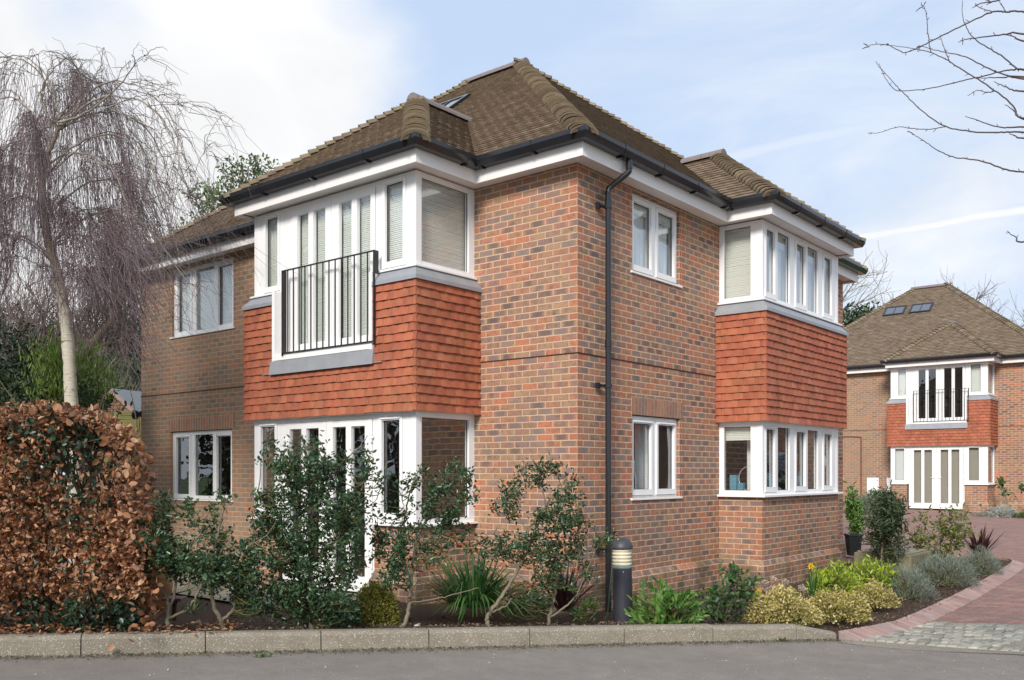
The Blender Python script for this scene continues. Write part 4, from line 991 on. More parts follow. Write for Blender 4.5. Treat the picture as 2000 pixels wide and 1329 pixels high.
shrub('holly_bush', hl+'with a forked grey stem right beside the copper hedge', 'holly bush', 7.75,
      [([(330, 1236), (328, 1215), (330, 1185), (322, 1160), (292, 1120), (275, 1080), (262, 1030)], .022, .006), ([(330, 1190), (338, 1165), (342, 1120), (336, 1060), (322, 1000), (328, 955)], .014, .004),
       ([(330, 1215), (352, 1195), (375, 1160), (388, 1130), (372, 1080), (350, 1040)], .013, .004), ([(388, 1130), (410, 1090), (400, 1040), (372, 1000)], .007, .003)],
      [(300, 1085, 42, 40, 62), (350, 1090, 48, 38, 60), (390, 1110, 40, 40, 45), (322, 1000, 22, 42, 30), (372, 1010, 20, 20, 8), (295, 1040, 25, 30, 22), (395, 1180, 22, 14, 4)], 'holly', .043, group='hollies trained behind the kerb')
shrub('holly_bush', hl+'with yellow upper stems, second from the copper hedge', 'holly bush', 7.95,
      [([(437, 1238), (433, 1215), (418, 1185), (414, 1140), (418, 1080), (428, 1030), (440, 975)], .024, .008), ([(433, 1215), (455, 1190), (462, 1150), (470, 1100), (492, 1060)], .016, .005),
       ([(422, 1105), (380, 1090), (345, 1050), (320, 1045)], .007, .003), ([(425, 1090), (470, 1075), (520, 1050), (545, 1020)], .006, .003), ([(428, 1040), (395, 1010), (378, 985)], .005, .003), ([(436, 1000), (455, 960)], .005, .002)],
      [(425, 1050, 34, 30, 30), (410, 1110, 45, 30, 45), (445, 1130, 38, 42, 55), (480, 1090, 35, 45, 45), (440, 975, 18, 18, 7), (375, 985, 14, 10, 6), (500, 1160, 35, 40, 45), (415, 1000, 14, 14, 5)], 'holly', .043, group='hollies trained behind the kerb')
shrub('holly_bush', 'tallest and densest dark green holly, with a straight stem', 'holly bush', 8.2,
      [([(608, 1232), (607, 1180), (607, 1100), (606, 1000), (600, 900), (590, 850)], .032, .010), ([(607, 1130), (560, 1080), (520, 1010), (500, 960)], .012, .004), ([(607, 1100), (660, 1040), (700, 960), (720, 900)], .012, .004),
       ([(606, 1020), (570, 950), (555, 880)], .010, .003), ([(606, 1000), (640, 930), (690, 880), (715, 850)], .010, .003), ([(607, 1080), (560, 1040), (500, 1045), (470, 1060)], .010, .003), ([(607, 1150), (660, 1120), (720, 1110)], .01, .003), ([(607, 950), (625, 890), (612, 850)], .008, .003), ([(650, 1010), (720, 990), (745, 935)], .006, .003)],
      [(565, 930, 32, 60, 80), (610, 920, 35, 65, 85), (655, 940, 38, 60, 85), (700, 900, 24, 34, 22), (540, 900, 24, 26, 10), (530, 1000, 42, 45, 85), (600, 1030, 60, 60, 150), (680, 1020, 42, 60, 110), (540, 1090, 62, 48, 140), (640, 1120, 62, 45, 130), (560, 1180, 75, 42, 170), (650, 1190, 50, 32, 90), (745, 940, 10, 22, 8), (515, 880, 14, 22, 7)], 'holly', .043, zj=.26, group='hollies trained behind the kerb')
shrub('holly_bush', hl+'with a thin open top before the bay side window', 'holly bush', 8.45,
      [([(786, 1230), (797, 1195), (802, 1160), (804, 1130), (808, 1090), (815, 1050), (840, 1000), (862, 950), (875, 905)], .022, .006), ([(803, 1140), (790, 1100), (785, 1050), (795, 980), (812, 930), (822, 905)], .013, .004), ([(800, 1185), (840, 1175), (880, 1165), (935, 1150)], .008, .003),
       ([(812, 1080), (850, 1040), (900, 985), (920, 950)], .008, .003), ([(802, 1130), (760, 1090), (740, 1060)], .008, .003), ([(800, 1010), (785, 970), (778, 940)], .005, .002)],
      [(760, 1070, 35, 48, 60), (800, 1020, 30, 35, 22), (862, 985, 42, 45, 60), (895, 930, 32, 30, 32), (820, 930, 24, 22, 10), (880, 1040, 45, 25, 26), (840, 1080, 50, 25, 22), (790, 960, 14, 24, 6), (770, 1120, 40, 24, 26), (920, 965, 12, 14, 5), (745, 1000, 15, 20, 6)], 'holly', .043, group='hollies trained behind the kerb')
shrub('holly_bush', hl+'with its stem leaning far to the right, before the brick corner', 'holly bush', 8.6,
      [([(953, 1226), (952, 1205), (970, 1180), (990, 1150), (1012, 1110), (1035, 1065), (1050, 1020), (1068, 985), (1095, 945)], .022, .008), ([(1040, 1055), (1010, 1000), (985, 960), (965, 945)], .007, .003), ([(960, 1195), (985, 1185), (1000, 1170)], .010, .005), ([(1055, 1010), (1085, 990), (1110, 960), (1125, 915)], .006, .003),
       ([(1068, 985), (1060, 940), (1078, 900)], .006, .003), ([(1020, 1100), (985, 1070), (940, 1040)], .006, .003), ([(1045, 1035), (1100, 1035), (1150, 1020)], .006, .003)],
      [(1000, 965, 24, 30, 18), (1040, 925, 32, 22, 20), (1085, 905, 16, 18, 8), (1105, 985, 32, 35, 35), (1060, 1005, 26, 22, 18), (990, 1065, 42, 30, 34), (1050, 1070, 38, 35, 36), (1120, 1020, 36, 24, 24), (1115, 935, 14, 25, 8), (925, 1080, 26, 22, 14), (975, 1000, 18, 18, 8)], 'holly', .042, group='hollies trained behind the kerb')
shrub('holly_bush', hl+'with a low two stemmed fork, nearest the black downpipe', 'holly bush', 8.85,
      [([(1071, 1228), (1076, 1190), (1086, 1150), (1088, 1115), (1082, 1080), (1075, 1050)], .018, .007), ([(1073, 1210), (1100, 1190), (1125, 1165), (1132, 1150), (1150, 1105), (1170, 1060)], .012, .004), ([(1088, 1120), (1120, 1080), (1145, 1040)], .006, .003)],
      [(1085, 1080, 34, 30, 40), (1060, 1120, 30, 22, 22), (1120, 1065, 30, 28, 26), (1150, 1110, 22, 18, 9), (1030, 1165, 40, 18, 26), (1175, 1050, 22, 22, 13), (1195, 1060, 16, 14, 5), (1100, 1140, 18, 12, 8)], 'holly', .040, group='hollies trained behind the kerb')
# ---------------------------------------------------------------- copper beech hedge with ivy
def hedge_pts(n, depth_pow=2.6):
    out = []
    # box from far left to the rounded right end, in world metres
    while len(out) < n:
        x = random.uniform(-6.2, -2.62); f = random.random()**depth_pow; top = random.random() < .24
        z = random.uniform(.12, 2.03); yk = (K0+KD*((x-K0[0])/KD[0]))[1]+.27
        y0 = yk; y1 = yk+1.25
        y = y0+f*.45 if not top else random.uniform(y0, y1)
        if top: z = 2.0-.22*random.random()**2
        bul = .09*math.sin(x*3.1+z*2.3)+.07*math.sin(x*7.3-z*4.1)+.05*math.sin(z*9+x*2)
        y += bul if not top else 0; z += .05*math.sin(x*5.2)+.03*math.sin(x*13) if top else 0
        e = -2.86+.16*math.sin(z*3.2)+.05*math.sin(z*11)-(.22 if z < .75 else 0)*(1-z/.75 if z < .75 else 0)
        if z > 1.55: e -= (z-1.55)**1.5*1.5
        if random.random() < .16: y = random.uniform(y0, y1); x = 99
        e = min(e, -.372*y-.27+(e+2.86)*.30)
        e -= max(0, z-1.58)**1.4*.95; e += random.gauss(0, .03)
        if x == 99: x = e-random.random()**2*.2
        if x > e: continue
        out.append((x, y, z, bul))
    return np.array(out)
hb = (-4.0, 7.2, .05)
hedge = empty('beech_hedge', hb); tag(hedge, 'tall clipped hedge of dry copper brown leaves behind the kerb', 'hedge')
def nz3(p, s, o): return math.sin(p[0]*s+o)+math.sin(p[2]*s*1.3+o*2)+math.sin((p[0]+p[2])*s*.7+o*3)
P = hedge_pts(36000); P = P[P[:, 1] > np.array([(K0+KD*((x-K0[0])/KD[0]))[1] for x in P[:, 0]])+.16]
keep = np.array([((nz3(p, 4.5, 1.2) > -1.1 and nz3(p, 11, .4) > -1.6) or random.random() < .22) for p in P])
green = np.array([(nz3(p, 2.6, 4.) + (1.0 if p[2] < .5 else 0) + (.8 if p[0] < -3.75 and p[2] < 1.2 else 0)-(1.5 if p[0] > -3.3 and p[2] > .6 else 0)-(.7 if p[2] > 1.3 else 0)+random.gauss(0, .7)) > 1.8 for p in P])
Pb = P[keep & ~green][:, :3]-hb; Pi = P[green][:, :3]-hb
dl = rng.normal(size=(len(Pb), 3))*.8+np.array([0, -.7, -.15])
leaves('leaf', Pb, (.032+.030*rng.random(len(Pb))), M['beech'], hedge, aspect=.66, fold=.7, dirs=dl, curl=.25)
Pi = Pi[(Pi[:, 0] < 1.0) | (Pi[:, 2] > .35)]; st = []
for _ in range(700):
    x = random.uniform(-6., -3.3); z = random.uniform(.1, 1.7); yk = (K0+KD*((x-K0[0])/KD[0]))[1]+.5+random.random()*.6
    a = np.array([x, yk, z])-hb; b = a+rng.normal(size=3)*.16+[0, -.15, .35]; p, r = resample([a, (a+b)/2+rng.normal(size=3)*.03, b], [.008, .005, .003], 5); st.append((p, r))
for i in range(16):
    x = -6+i*.17+random.uniform(-.05, .05); yk = (K0+KD*((x-K0[0])/KD[0]))[1]+.6
    a = np.array([x, yk, 0])-hb; p, r = resample([a, a+[random.uniform(-.2, .2), .1, .9], a+[random.uniform(-.4, .4), 0, 1.8]], [.028, .02, .01], 9); st.append((p, r))
tube_obj('branch', st, M['bark'], hedge, 5)
Pn = hedge_pts(5200, .9); Pn = Pn[:, :3]; Pn[:, 1] += .35
leaves('inner_leaf', Pn-hb, .07, M['beech'], hedge, aspect=.7)
ivy = empty('ivy', (hb[0]+.1, hb[1], hb[2])); tag(ivy, 'dark green ivy and holly growing through the copper hedge', 'ivy')
leaves('leaf', Pi-[.1, 0, 0]+[0, -.03, 0], .034+.024*rng.random(len(Pi)), M['ivy'], ivy, aspect=.75, fold=.3)
Pi = Pi[(Pi[:, 0]+hb[0] < -3.15) | (Pi[:, 2] > .6)]
iv = []
for _ in range(60):
    q = Pi[random.randrange(len(Pi))]-[.1, 0, 0]; e = q+rng.normal(size=3)*.2; p, r = resample([q, (q+e)/2, e], [.004, .003, .002], 5); iv.append((p, r))
tube_obj('stem', iv, M['twig_green'], ivy, 4)
# ---------------------------------------------------------------- weeping birch
ZB = 12.0; b0 = at(143, 850, ZB); b0[2] = -.1
birch = empty('weeping_birch', tuple(b0)); tag(birch, 'weeping birch with a pale ringed trunk and a dense purple brown veil of bare twigs', 'tree')
tr_ = [(146, 1100), (143, 850), (138, 760), (135, 700), (130, 640), (122, 580), (112, 530), (98, 485), (86, 430), (82, 370), (86, 320), (100, 285), (112, 255), (100, 238)]
p, r = resample([at(x, y, ZB) for x, y in tr_], [.088, .085, .08, .076, .072, .066, .06, .054, .046, .04, .034, .03, .026, .022], 70)
p += rng.normal(size=p.shape)*.004; tube_obj('trunk', [(p-b0, r*(1+.05*rng.normal(size=len(r))))], M['birch'], birch, 12)
limbs = [[(100, 240), (112, 205), (95, 155), (60, 118), (20, 108), (-30, 135), (-70, 190)], [(100, 240), (130, 220), (175, 165), (198, 125), (190, 92)], [(112, 255), (170, 225), (235, 222), (285, 250), (318, 310), (330, 380)],
  [(100, 245), (60, 262), (10, 290), (-45, 340)], [(84, 350), (140, 290), (205, 262), (265, 285), (305, 345), (330, 430), (350, 500)], [(82, 400), (30, 385), (-35, 430)], [(96, 480), (160, 430), (230, 410), (285, 440), (330, 500), (372, 560)],
  [(110, 240), (150, 190), (225, 160), (290, 180), (338, 235), (362, 310)], [(88, 430), (150, 370), (215, 350), (262, 380), (290, 440)], [(100, 285), (60, 220), (20, 190), (-30, 210)], [(112, 520), (60, 470), (0, 460), (-50, 500)],
  [(98, 485), (150, 460), (200, 480), (240, 540)], [(112, 255), (150, 215), (160, 165), (140, 120), (100, 100)], [(100, 240), (150, 230), (210, 190), (262, 130), (258, 108)], [(84, 370), (40, 330), (0, 330), (-50, 380)], [(84, 330), (130, 300), (190, 310), (235, 360), (250, 430)],
  [(112, 255), (180, 200), (250, 190), (310, 225), (345, 290), (352, 360)], [(100, 240), (80, 180), (110, 130), (150, 108)]]
segs = []; lim = []
for rep in range(2):
    for L in limbs:
        dz = random.uniform(-1.3, 1.3); n = len(L)
        P_ = [at(x+(random.gauss(0, 9) if rep and i else 0), y+(random.gauss(0, 9) if rep and i else 0), ZB+dz*(i/(n-1))**.8) for i, (x, y) in enumerate(L)]
        r0 = .016 if not rep else .009
        p, r = resample(P_, np.linspace(r0, .004, n), 26); p[1:] += rng.normal(size=(25, 3))*.008; lim.append((p-b0, r)); segs.append(p)
# secondary arching branchlets
sec = []
for _ in range(330):
    p = random.choice(segs); i = random.randrange(5, len(p)); s = p[i]; d = p[i]-p[i-4]; d /= np.linalg.norm(d)
    a = rng.normal(size=3)*.55+d; a[2] = a[2]*.6+.02; a /= np.linalg.norm(a); l = random.uniform(.2, .6)
    P_ = [s, s+a*l*.4+[0, 0, .02], s+a*l*.8, s+a*l*1.05-[0, 0, .25*l]]; q, r = resample(P_, [.005, .004, .003, .002], 14); q[1:] += rng.normal(size=(13, 3))*.006; q[:, 2] -= np.maximum(0, q[:, 2]-6.7)*.7; sec.append((q-b0, r)); segs.append(q)
tube_obj('limb', lim, M['twig_pale'], birch, 6); tube_obj('branch', sec, M['twig_grey'], birch, 4)
nT = 4700; n = 9; TP = np.zeros((nT, n, 3)); TR = np.zeros((nT, n)); cx = at(100, 300, ZB)
for j in range(nT):
    while True:
        p = segs[random.randrange(len(segs))]; s = p[random.randrange(len(p)//3, len(p))]
        if s[2] > 6.05 and random.random() < .72: continue
        if 1000+1800*s[0]/s[1] > 265 and random.random() < .92: continue
        break
    out = s-cx; out[2] = 0; out /= np.linalg.norm(out)+.3
    right = max(0, s[0]-cx[0])
    L = min(random.uniform(.5, 2.4), max(.5, s[2]-3.6+random.gauss(0, .45))); L *= .85 if s[0] < cx[0] and random.random() < .3 else 1
    sw = out*random.uniform(.05, .42)*(1+.45*right)+rng.normal(size=3)*[.13, .13, 0]; L *= 1 if s[0]-cx[0] < .9 else .8; t = np.linspace(0, 1, n)[:, None]
    TP[j] = s+sw*(t*(.9+.5*t))+np.array([0, 0, -1])*L*t**1.35*.92+np.array([0, 0, 1])*.10*np.sin(t*3)+np.cumsum(rng.normal(size=(n, 3))*.022, 0)
    TP[j][:, 2] = np.minimum(TP[j][:, 2], 6.9+.3*random.random())
    TR[j] = np.linspace(.0034, .0016, n)
V, Q, _ = tubes(TP-b0, TR, 3); mesh_np('twig', V, Q, M['twig_purple'], birch)
nT = 700; n = 7; TP = np.zeros((nT, n, 3)); TR = np.zeros((nT, n))
for j in range(nT):      # fine upward shoots round the top
    p = segs[random.randrange(len(limbs)*2+200)]; s = p[random.randrange(len(p)//2, len(p))]; d = rng.normal(size=3); d[2] = abs(d[2])*.7; d /= np.linalg.norm(d)
    t = np.linspace(0, 1, n)[:, None]; L = random.uniform(.12, .38); TP[j] = s+d*L*t-np.array([0, 0, .12])*t**2+np.cumsum(rng.normal(size=(n, 3))*.012, 0); TP[j][:, 2] = np.minimum(TP[j][:, 2], 7.0); TR[j] = np.linspace(.0034, .0016, n)
V, Q, _ = tubes(TP-b0, TR, 3); mesh_np('twig', V, Q, M['twig_grey'], birch)
# ---------------------------------------------------------------- other bare trees
def bare_tree(label, base, h, r0, tm, wm, levels=4, spread=.55, lean=(0, 0), name='bare_tree', kids=(5, 6, 6, 5), twr=.004, group=None, up=.35, start=.25):
    root = empty(name, tuple(base)); tag(root, label, 'tree', group); L1 = []; L2 = []
    def grow(p0, d, l, r, lev):
        n = 7; pts = [np.array(p0)]; d = d/np.linalg.norm(d)
        for i in range(n-1):
            d = d+rng.normal(size=3)*.13+np.array([0, 0, up*.12]); d /= np.linalg.norm(d); pts.append(pts[-1]+d*l/(n-1))
        P_ = np.array(pts); R_ = np.linspace(r, r*.5, n); (L1 if lev < 2 else L2).append((P_, np.maximum(R_, twr*.6)))
        if lev >= levels: return
        for k in range(kids[lev]):
            i = random.randrange(int(n*start) if lev == 0 else 1, n); s = P_[i]; a = rng.normal(size=3); dd = P_[min(i, n-1)]-P_[i-1]; dd /= np.linalg.norm(dd)+1e-9
            a -= dd*a.dot(dd); a /= np.linalg.norm(a); nd = dd*(1-spread)+a*spread+np.array([0, 0, .15]); grow(s, nd, l*random.uniform(.42, .68), max(r*.48, twr*.8), lev+1)
    grow((0, 0, 0), np.array([lean[0], lean[1], 1.]), h, r0, 0)
    tube_obj('trunk', L1, M[tm], root, 6); tube_obj('twig', L2, M[wm], root, 3)
    return root
def B(px, Z, z=0.): q = at(px, 900, Z); return (q[0], q[1], z)
bare_tree('slender bare tree rising behind the birch, left of the far chimneyless roofline', B(300, 26), 5.6, .07, 'twig_grey', 'twig_grey', up=.9, spread=.42, kids=(9, 6, 6, 4), twr=.010, group=None)
bare_tree('thin bare tree directly beside the pale green treetop behind the roof', B(352, 29), 5.3, .07, 'twig_pale', 'twig_grey', up=1., spread=.36, kids=(8, 5, 5, 4), twr=.010)
bare_tree('bare grey tree far left beyond the birch trunk', B(15, 22), 3.9, .12, 'bark', 'twig_grey', up=.7, spread=.4, kids=(7, 6, 5, 4), twr=.008)
bare_tree('bare dark tree with a stout trunk between the birch and the left picture edge', B(62, 20), 3.3, .12, 'bark', 'twig_dark', up=.7, spread=.45, kids=(7, 6, 5, 4), twr=.007)
bare_tree('twin of gnarled bare trunks just left of the brick house end', B(232, 21), 3.4, .15, 'bark_pale', 'twig_grey', up=.3, spread=.5, kids=(6, 5, 5, 4), twr=.008, lean=(.15, 0))
bare_tree('bare brown tree behind the shed leaning left', B(200, 22), 3.6, .15, 'bark', 'twig_dark', up=.4, spread=.5, kids=(7, 6, 5, 4), twr=.008, lean=(-.3, 0))
for px_, Z_, h_, lb in ((110, 25, 3.9, 'brown bare tree in the thicket directly behind the birch trunk'), (165, 27, 4.3, 'bare tree in the thicket just right of the birch trunk'), (45, 26, 4.1, 'brown multi branched tree in the thicket near the left edge'), (255, 28, 4.2, 'bare brown tree touching the left end wall of the house')):
    bare_tree(lb, B(px_, Z_), h_, .13, 'bark', 'twig_brown', up=.5, spread=.48, kids=(9, 7, 6, 4), twr=.010, group=None, start=.2)
bare_tree('pale lichen covered bare tree between the two houses', B(1700, 47, .5), 6.7, .20, 'twig_pale', 'twig_pale', up=.35, spread=.55, kids=(11, 7, 6, 4), twr=.012, start=.5)
bare_tree('bare tree with fine brown twigs above the distant ridge on the right', B(1925, 52, .5), 5.9, .20, 'twig_grey', 'twig_grey', up=.3, spread=.55, kids=(11, 7, 6, 4), twr=.011, start=.5)
bare_tree('bare brown tree at the right picture edge behind the distant roof', B(1990, 50, .5), 5.6, .20, 'twig_grey', 'twig_grey', up=.3, spread=.55, kids=(11, 7, 6, 4), twr=.011, start=.5)
bare_tree('low bare tree behind the distant roof, left of the rooflights', B(1750, 56, .5), 6.9, .20, 'twig_pale', 'twig_grey', up=.3, spread=.55, kids=(11, 7, 6, 4), twr=.012, start=.5)
# ---------------------------------------------------------------- evergreen masses
def mass(name, label, cat, blobs, mat, lsize, stems=None, bmat='bark', aspect=.5, cl=14, spr=.18, dirs=None, depth=.8, group=None, kind=None, ground=0.):
    """blobs (px, py, Z, rx_m, rz_m, clusters)"""
    c0 = at(blobs[0][0], blobs[0][1], blobs[0][2]); base = np.array([c0[0], c0[1], ground]); root = empty(name, tuple(base)); tag(root, label, cat, group, kind); C = []; tw = []
    for (px, py, Z, rx, rz, n) in blobs:
        c = at(px, py, Z)
        d = rng.normal(size=(n, 3)); d /= np.linalg.norm(d, axis=1, keepdims=True); rad = .45+.55*rng.random((n, 1))**.5
        q = c+d*rad*[rx, rx*depth, rz]; q = q[q[:, 2] > ground+.03]
        for k in q:
            m = max(3, int(random.gauss(cl, 3))); C.append(k+rng.normal(size=(m, 3))*spr)
        for k in q[::4]:
            s = c*.6+k*.4; s = np.array([base[0]*.5+c[0]*.5, c[1], max(ground, c[2]-rz*.8)]); p, r = resample([s, (s+k)/2+rng.normal(size=3)*.05, k], [lsize*.16, lsize*.10, lsize*.05], 5); tw.append((p-base, r))
    tube_obj('branch', tw, M[bmat], root, 4)
    if stems: tube_obj('trunk', [(resample([at(*s) for s in S], np.linspace(ra, rb, len(S)), 16)[0]-base, np.linspace(ra, rb, 16)) for S, ra, rb in stems], M['bark'], root, 8)
    C = np.concatenate(C)-base; C = C[C[:, 2] > .02]
    leaves('leaf' if kind != 'stuff' else 'foliage', C, lsize*(.7+.6*rng.random(len(C))), M[mat], root, aspect=aspect, fold=.3, dirs=dirs)
    return root
mass('evergreen_tree', 'pale green leafy treetop showing above the roof left of the gutter end', 'tree', [(475, 345, 24, .55, .40, 55), (440, 395, 24, .75, .45, 60), (405, 385, 24.5, .4, .3, 20), (470, 420, 24, .7, .5, 60), (515, 325, 24, .25, .2, 10), (390, 460, 24, .6, .4, 35), (420, 440, 24, .6, .4, 45)], 'palegreen', .12, [([(430, 900, 24), (440, 600, 24), (455, 440, 24), (475, 340, 24)], .12, .03), ([(440, 520, 24), (420, 430, 24), (400, 380, 24)], .06, .02)], cl=9, spr=.13)
mass('evergreen_shrub', 'large dark evergreen shrub filling the left picture edge above the copper hedge', 'shrub', [(5, 715, 14, .7, .85, 220), (60, 755, 14, .6, .6, 170), (100, 790, 13.5, .5, .4, 100), (20, 800, 13.5, .9, .6, 180)], 'evergreen', .07, cl=13, spr=.12)
mass('green_shrub', 'bright green feathery shrub seen left of the pale birch trunk', 'shrub', [(95, 740, 13.2, .22, .45, 70), (118, 715, 13.2, .16, .5, 60)], 'brightgreen', .09, cl=12, spr=.12, aspect=.2, bmat='twig_green', dirs=np.array([0, 0, 1.]))
mass('green_shrub', 'bright green feathery shrub seen right of the pale birch trunk', 'shrub', [(172, 745, 15.0, .30, .55, 110), (165, 780, 15., .32, .4, 60)], 'brightgreen', .09, cl=12, spr=.12, aspect=.2, bmat='twig_green', dirs=np.array([0, 0, 1.]))
mass('grey_shrub', 'pale grey green twiggy shrub behind the garden shed', 'shrub', [(215, 745, 20.5, .5, .55, 100), (245, 735, 20.5, .4, .5, 60)], 'palegreen', .07, cl=10, spr=.10, aspect=.25, bmat='twig_pale', dirs=np.array([0, 0, 1.]))
mass('ivy_tree', 'tree trunk thickly wrapped in dark ivy just left of the house end', 'tree', [(240, 690, 22, .5, .9, 120), (262, 720, 22, .35, .8, 60), (225, 640, 22, .3, .4, 30)], 'ivy', .10, [([(250, 900, 22), (245, 720, 22), (225, 600, 22), (240, 480, 22)], .22, .09)], cl=12, spr=.12)
mass('dark_shrub', 'dark low evergreen growth under the birch behind the hedge', 'shrub', [(120, 812, 14.5, .8, .5, 130), (60, 815, 14.5, 1.0, .5, 140)], 'evergreen', .08, cl=13, spr=.14)
far_w = mass('woodland', 'distant brown and dark green wood beyond the gardens', 'wood', [(px, 800+random.uniform(-20, 20), 48+random.uniform(0, 6), 2.6, 2.4, 60) for px in range(-120, 300, 45)], 'ivy', .35, cl=14, spr=.5, kind='stuff')
mass('evergreen_tree', 'dark evergreen crown low between the two houses', 'tree', [(1668, 655, 44, 1.1, 1.2, 100), (1690, 645, 45, .8, .8, 50)], 'evergreen', .25, cl=14, spr=.35)
mass('conifer_screen', 'dark conifer screen beyond the left edge, seen only as a reflection in the windows', 'hedge', [(1000-1800*13.5/y, 924-1800*1.0/y, y, 1.2, 3.4 if i % 2 else 2.6, 170) for i, y in enumerate((3.5, 5.5, 7.5, 9.5, 11.5, 13.5, 15.5))], 'evergreen', .20, cl=13, spr=.28)
# leaning dead trunk
lt = empty('fallen_trunk', tuple(at(80, 770, 15.2))); tag(lt, 'dark leaning dead trunk slanting up to the right behind the birch', 'tree trunk')
o = at(80, 770, 15.2); p, r = resample([at(80, 770, 15.2), at(120, 735, 15.3), at(165, 690, 15.5), at(205, 645, 16), at(235, 600, 16.5)], [.11, .10, .09, .07, .04], 24); q2, r2 = resample([at(165, 690, 15.5), at(210, 672, 15.7), at(250, 675, 16), at(275, 690, 16)], [.04, .03, .02, .012], 16)
tube_obj('trunk', [(p-o, r)], M['bark'], lt, 9); tube_obj('branch', [(q2-o, r2)], M['bark'], lt, 6)
# ---------------------------------------------------------------- overhanging bare branches top right
TZ = 5.2; tb = np.array([4.3, 5.4, -.2]); ot = empty('overhanging_tree', tuple(tb)); tag(ot, 'bare tree at the right reaching thin dark budded twigs across the sky', 'tree')
raw = [[(1384, 68), (1290, 66), (1215, 65), (1100, 115), (960, 185), (860, 235), (800, 265), (740, 285), (690, 265), (640, 243), (560, 243), (545, 255)], [(1384, 645), (1330, 580), (1260, 515), (1120, 420), (1020, 360), (960, 320), (880, 283), (820, 270), (740, 255), (640, 245)],
 [(1384, 380), (1330, 378), (1270, 385), (1150, 415), (1000, 450), (860, 480), (700, 490), (640, 430), (600, 345)], [(1384, 418), (1240, 420), (1130, 425)], [(1384, 715), (1240, 718), (1090, 710), (960, 685), (850, 615), (740, 510), (680, 450), (580, 335)], [(960, 685), (870, 700), (770, 695), (700, 688), (600, 718), (540, 720)],
 [(1384, 930), (1280, 915), (1180, 880), (1090, 860), (1020, 855), (940, 825), (860, 775), (800, 735), (765, 715)], [(1384, 430), (1300, 410), (1200, 375), (1060, 305), (960, 285), (870, 262), (830, 250)], [(1384, 378), (1350, 375), (1280, 315), (1200, 265), (1120, 215), (1070, 145), (1052, 90), (1050, 5)],
 [(1384, 185), (1280, 187), (1150, 203), (1060, 215), (1030, 232)], [(1384, 690), (1250, 688), (1130, 650), (1065, 630)], [(880, 283), (865, 180), (858, 90), (845, 40), (828, 30)], [(985, 340), (955, 270), (930, 190)], [(1384, 1310), (1340, 1285), (1290, 1250)], [(1284, 62), (1240, -10)], [(1215, 65), (1150, 45), (1120, 28)],
 [(1384, -40), (1240, 5), (1150, 20), (1105, 45)], [(1384, 495), (1330, 490), (1270, 465), (1220, 440)], [(1220, 495), (1180, 500), (1130, 490), (1080, 520)], [(1384, 640), (1330, 600), (1280, 565)], [(1384, 225), (1330, 200), (1270, 183)], [(1384, 750), (1340, 738), (1305, 722)]]
bp = []; buds = []
for L in raw:
    z0 = TZ+random.uniform(-.3, .3); n = len(L); edge_ = L[0][0] >= 1380
    P_ = [at(1500+x/2.768, y/2.768, z0+.05*i) for i, (x, y) in enumerate(L)]
    rr0 = .0052 if edge_ else .0030
    if edge_:
        P_ = [tb+[-.1, 0, 2.2+L[0][1]/2.768*-.0006*2+1.3*(1-L[0][1]/1400)], at(2120, 40+L[0][1]/2.768*.9, z0)]+P_; rs = [.02, .010]+list(np.linspace(rr0, .0016, n))
    else: rs = list(np.linspace(rr0, .0014, n))
    p, r = resample(P_, rs, 8*n); p[1:] += rng.normal(size=(len(p)-1, 3))*.0012; bp.append((p-tb, r))
    i = 6
    while i < len(p)-1:
        if r[i] < .008:
            d = p[i]-p[i-1]; d /= np.linalg.norm(d)+1e-9; s = rng.normal(size=3); s -= d*s.dot(d); s /= np.linalg.norm(s); s[1] *= .3; e = p[i]+(d*.6+s)*random.uniform(.010, .026)
            bp.append((np.array([p[i], (p[i]+e)/2, e])-tb, np.array([.0016, .0022, .0009])))
        i += random.randrange(4, 9)
for (x, y) in ((545, 255), (640, 243), (830, 250), (1050, 218), (770, 717), (840, 35), (1210, 15)):      # catkin tips
    c = at(1500+x/2.768, y/2.768, TZ)
    for _ in range(2):
        e = c+np.array([random.uniform(-.045, .02), 0, random.uniform(-.035, .03)]); bp.append((np.array([c, (c+e)/2+[0, 0, .004], e])-tb, np.array([.0015, .0032, .0018])))
tube_obj('branch', bp, M['twig_dark'], ot, 5)
p, r = resample([tb, tb+[0, 0, 1.2], tb+[-.1, 0, 2.6], tb+[.1, .1, 4.2]], [.12, .10, .07, .03], 20); tube_obj('trunk', [(p-tb, r)], M['bark'], ot, 10)
M['strapgreen'] = leafmat('arching_leaf', [(.035, .10, .025), (.07, .17, .04), (.12, .25, .06)], .35, .25)
M['flowering'] = leafmat('shrub_leaf', [(.08, .13, .03), (.15, .21, .05), (.24, .29, .08), (.32, .22, .08)], .45, .3)
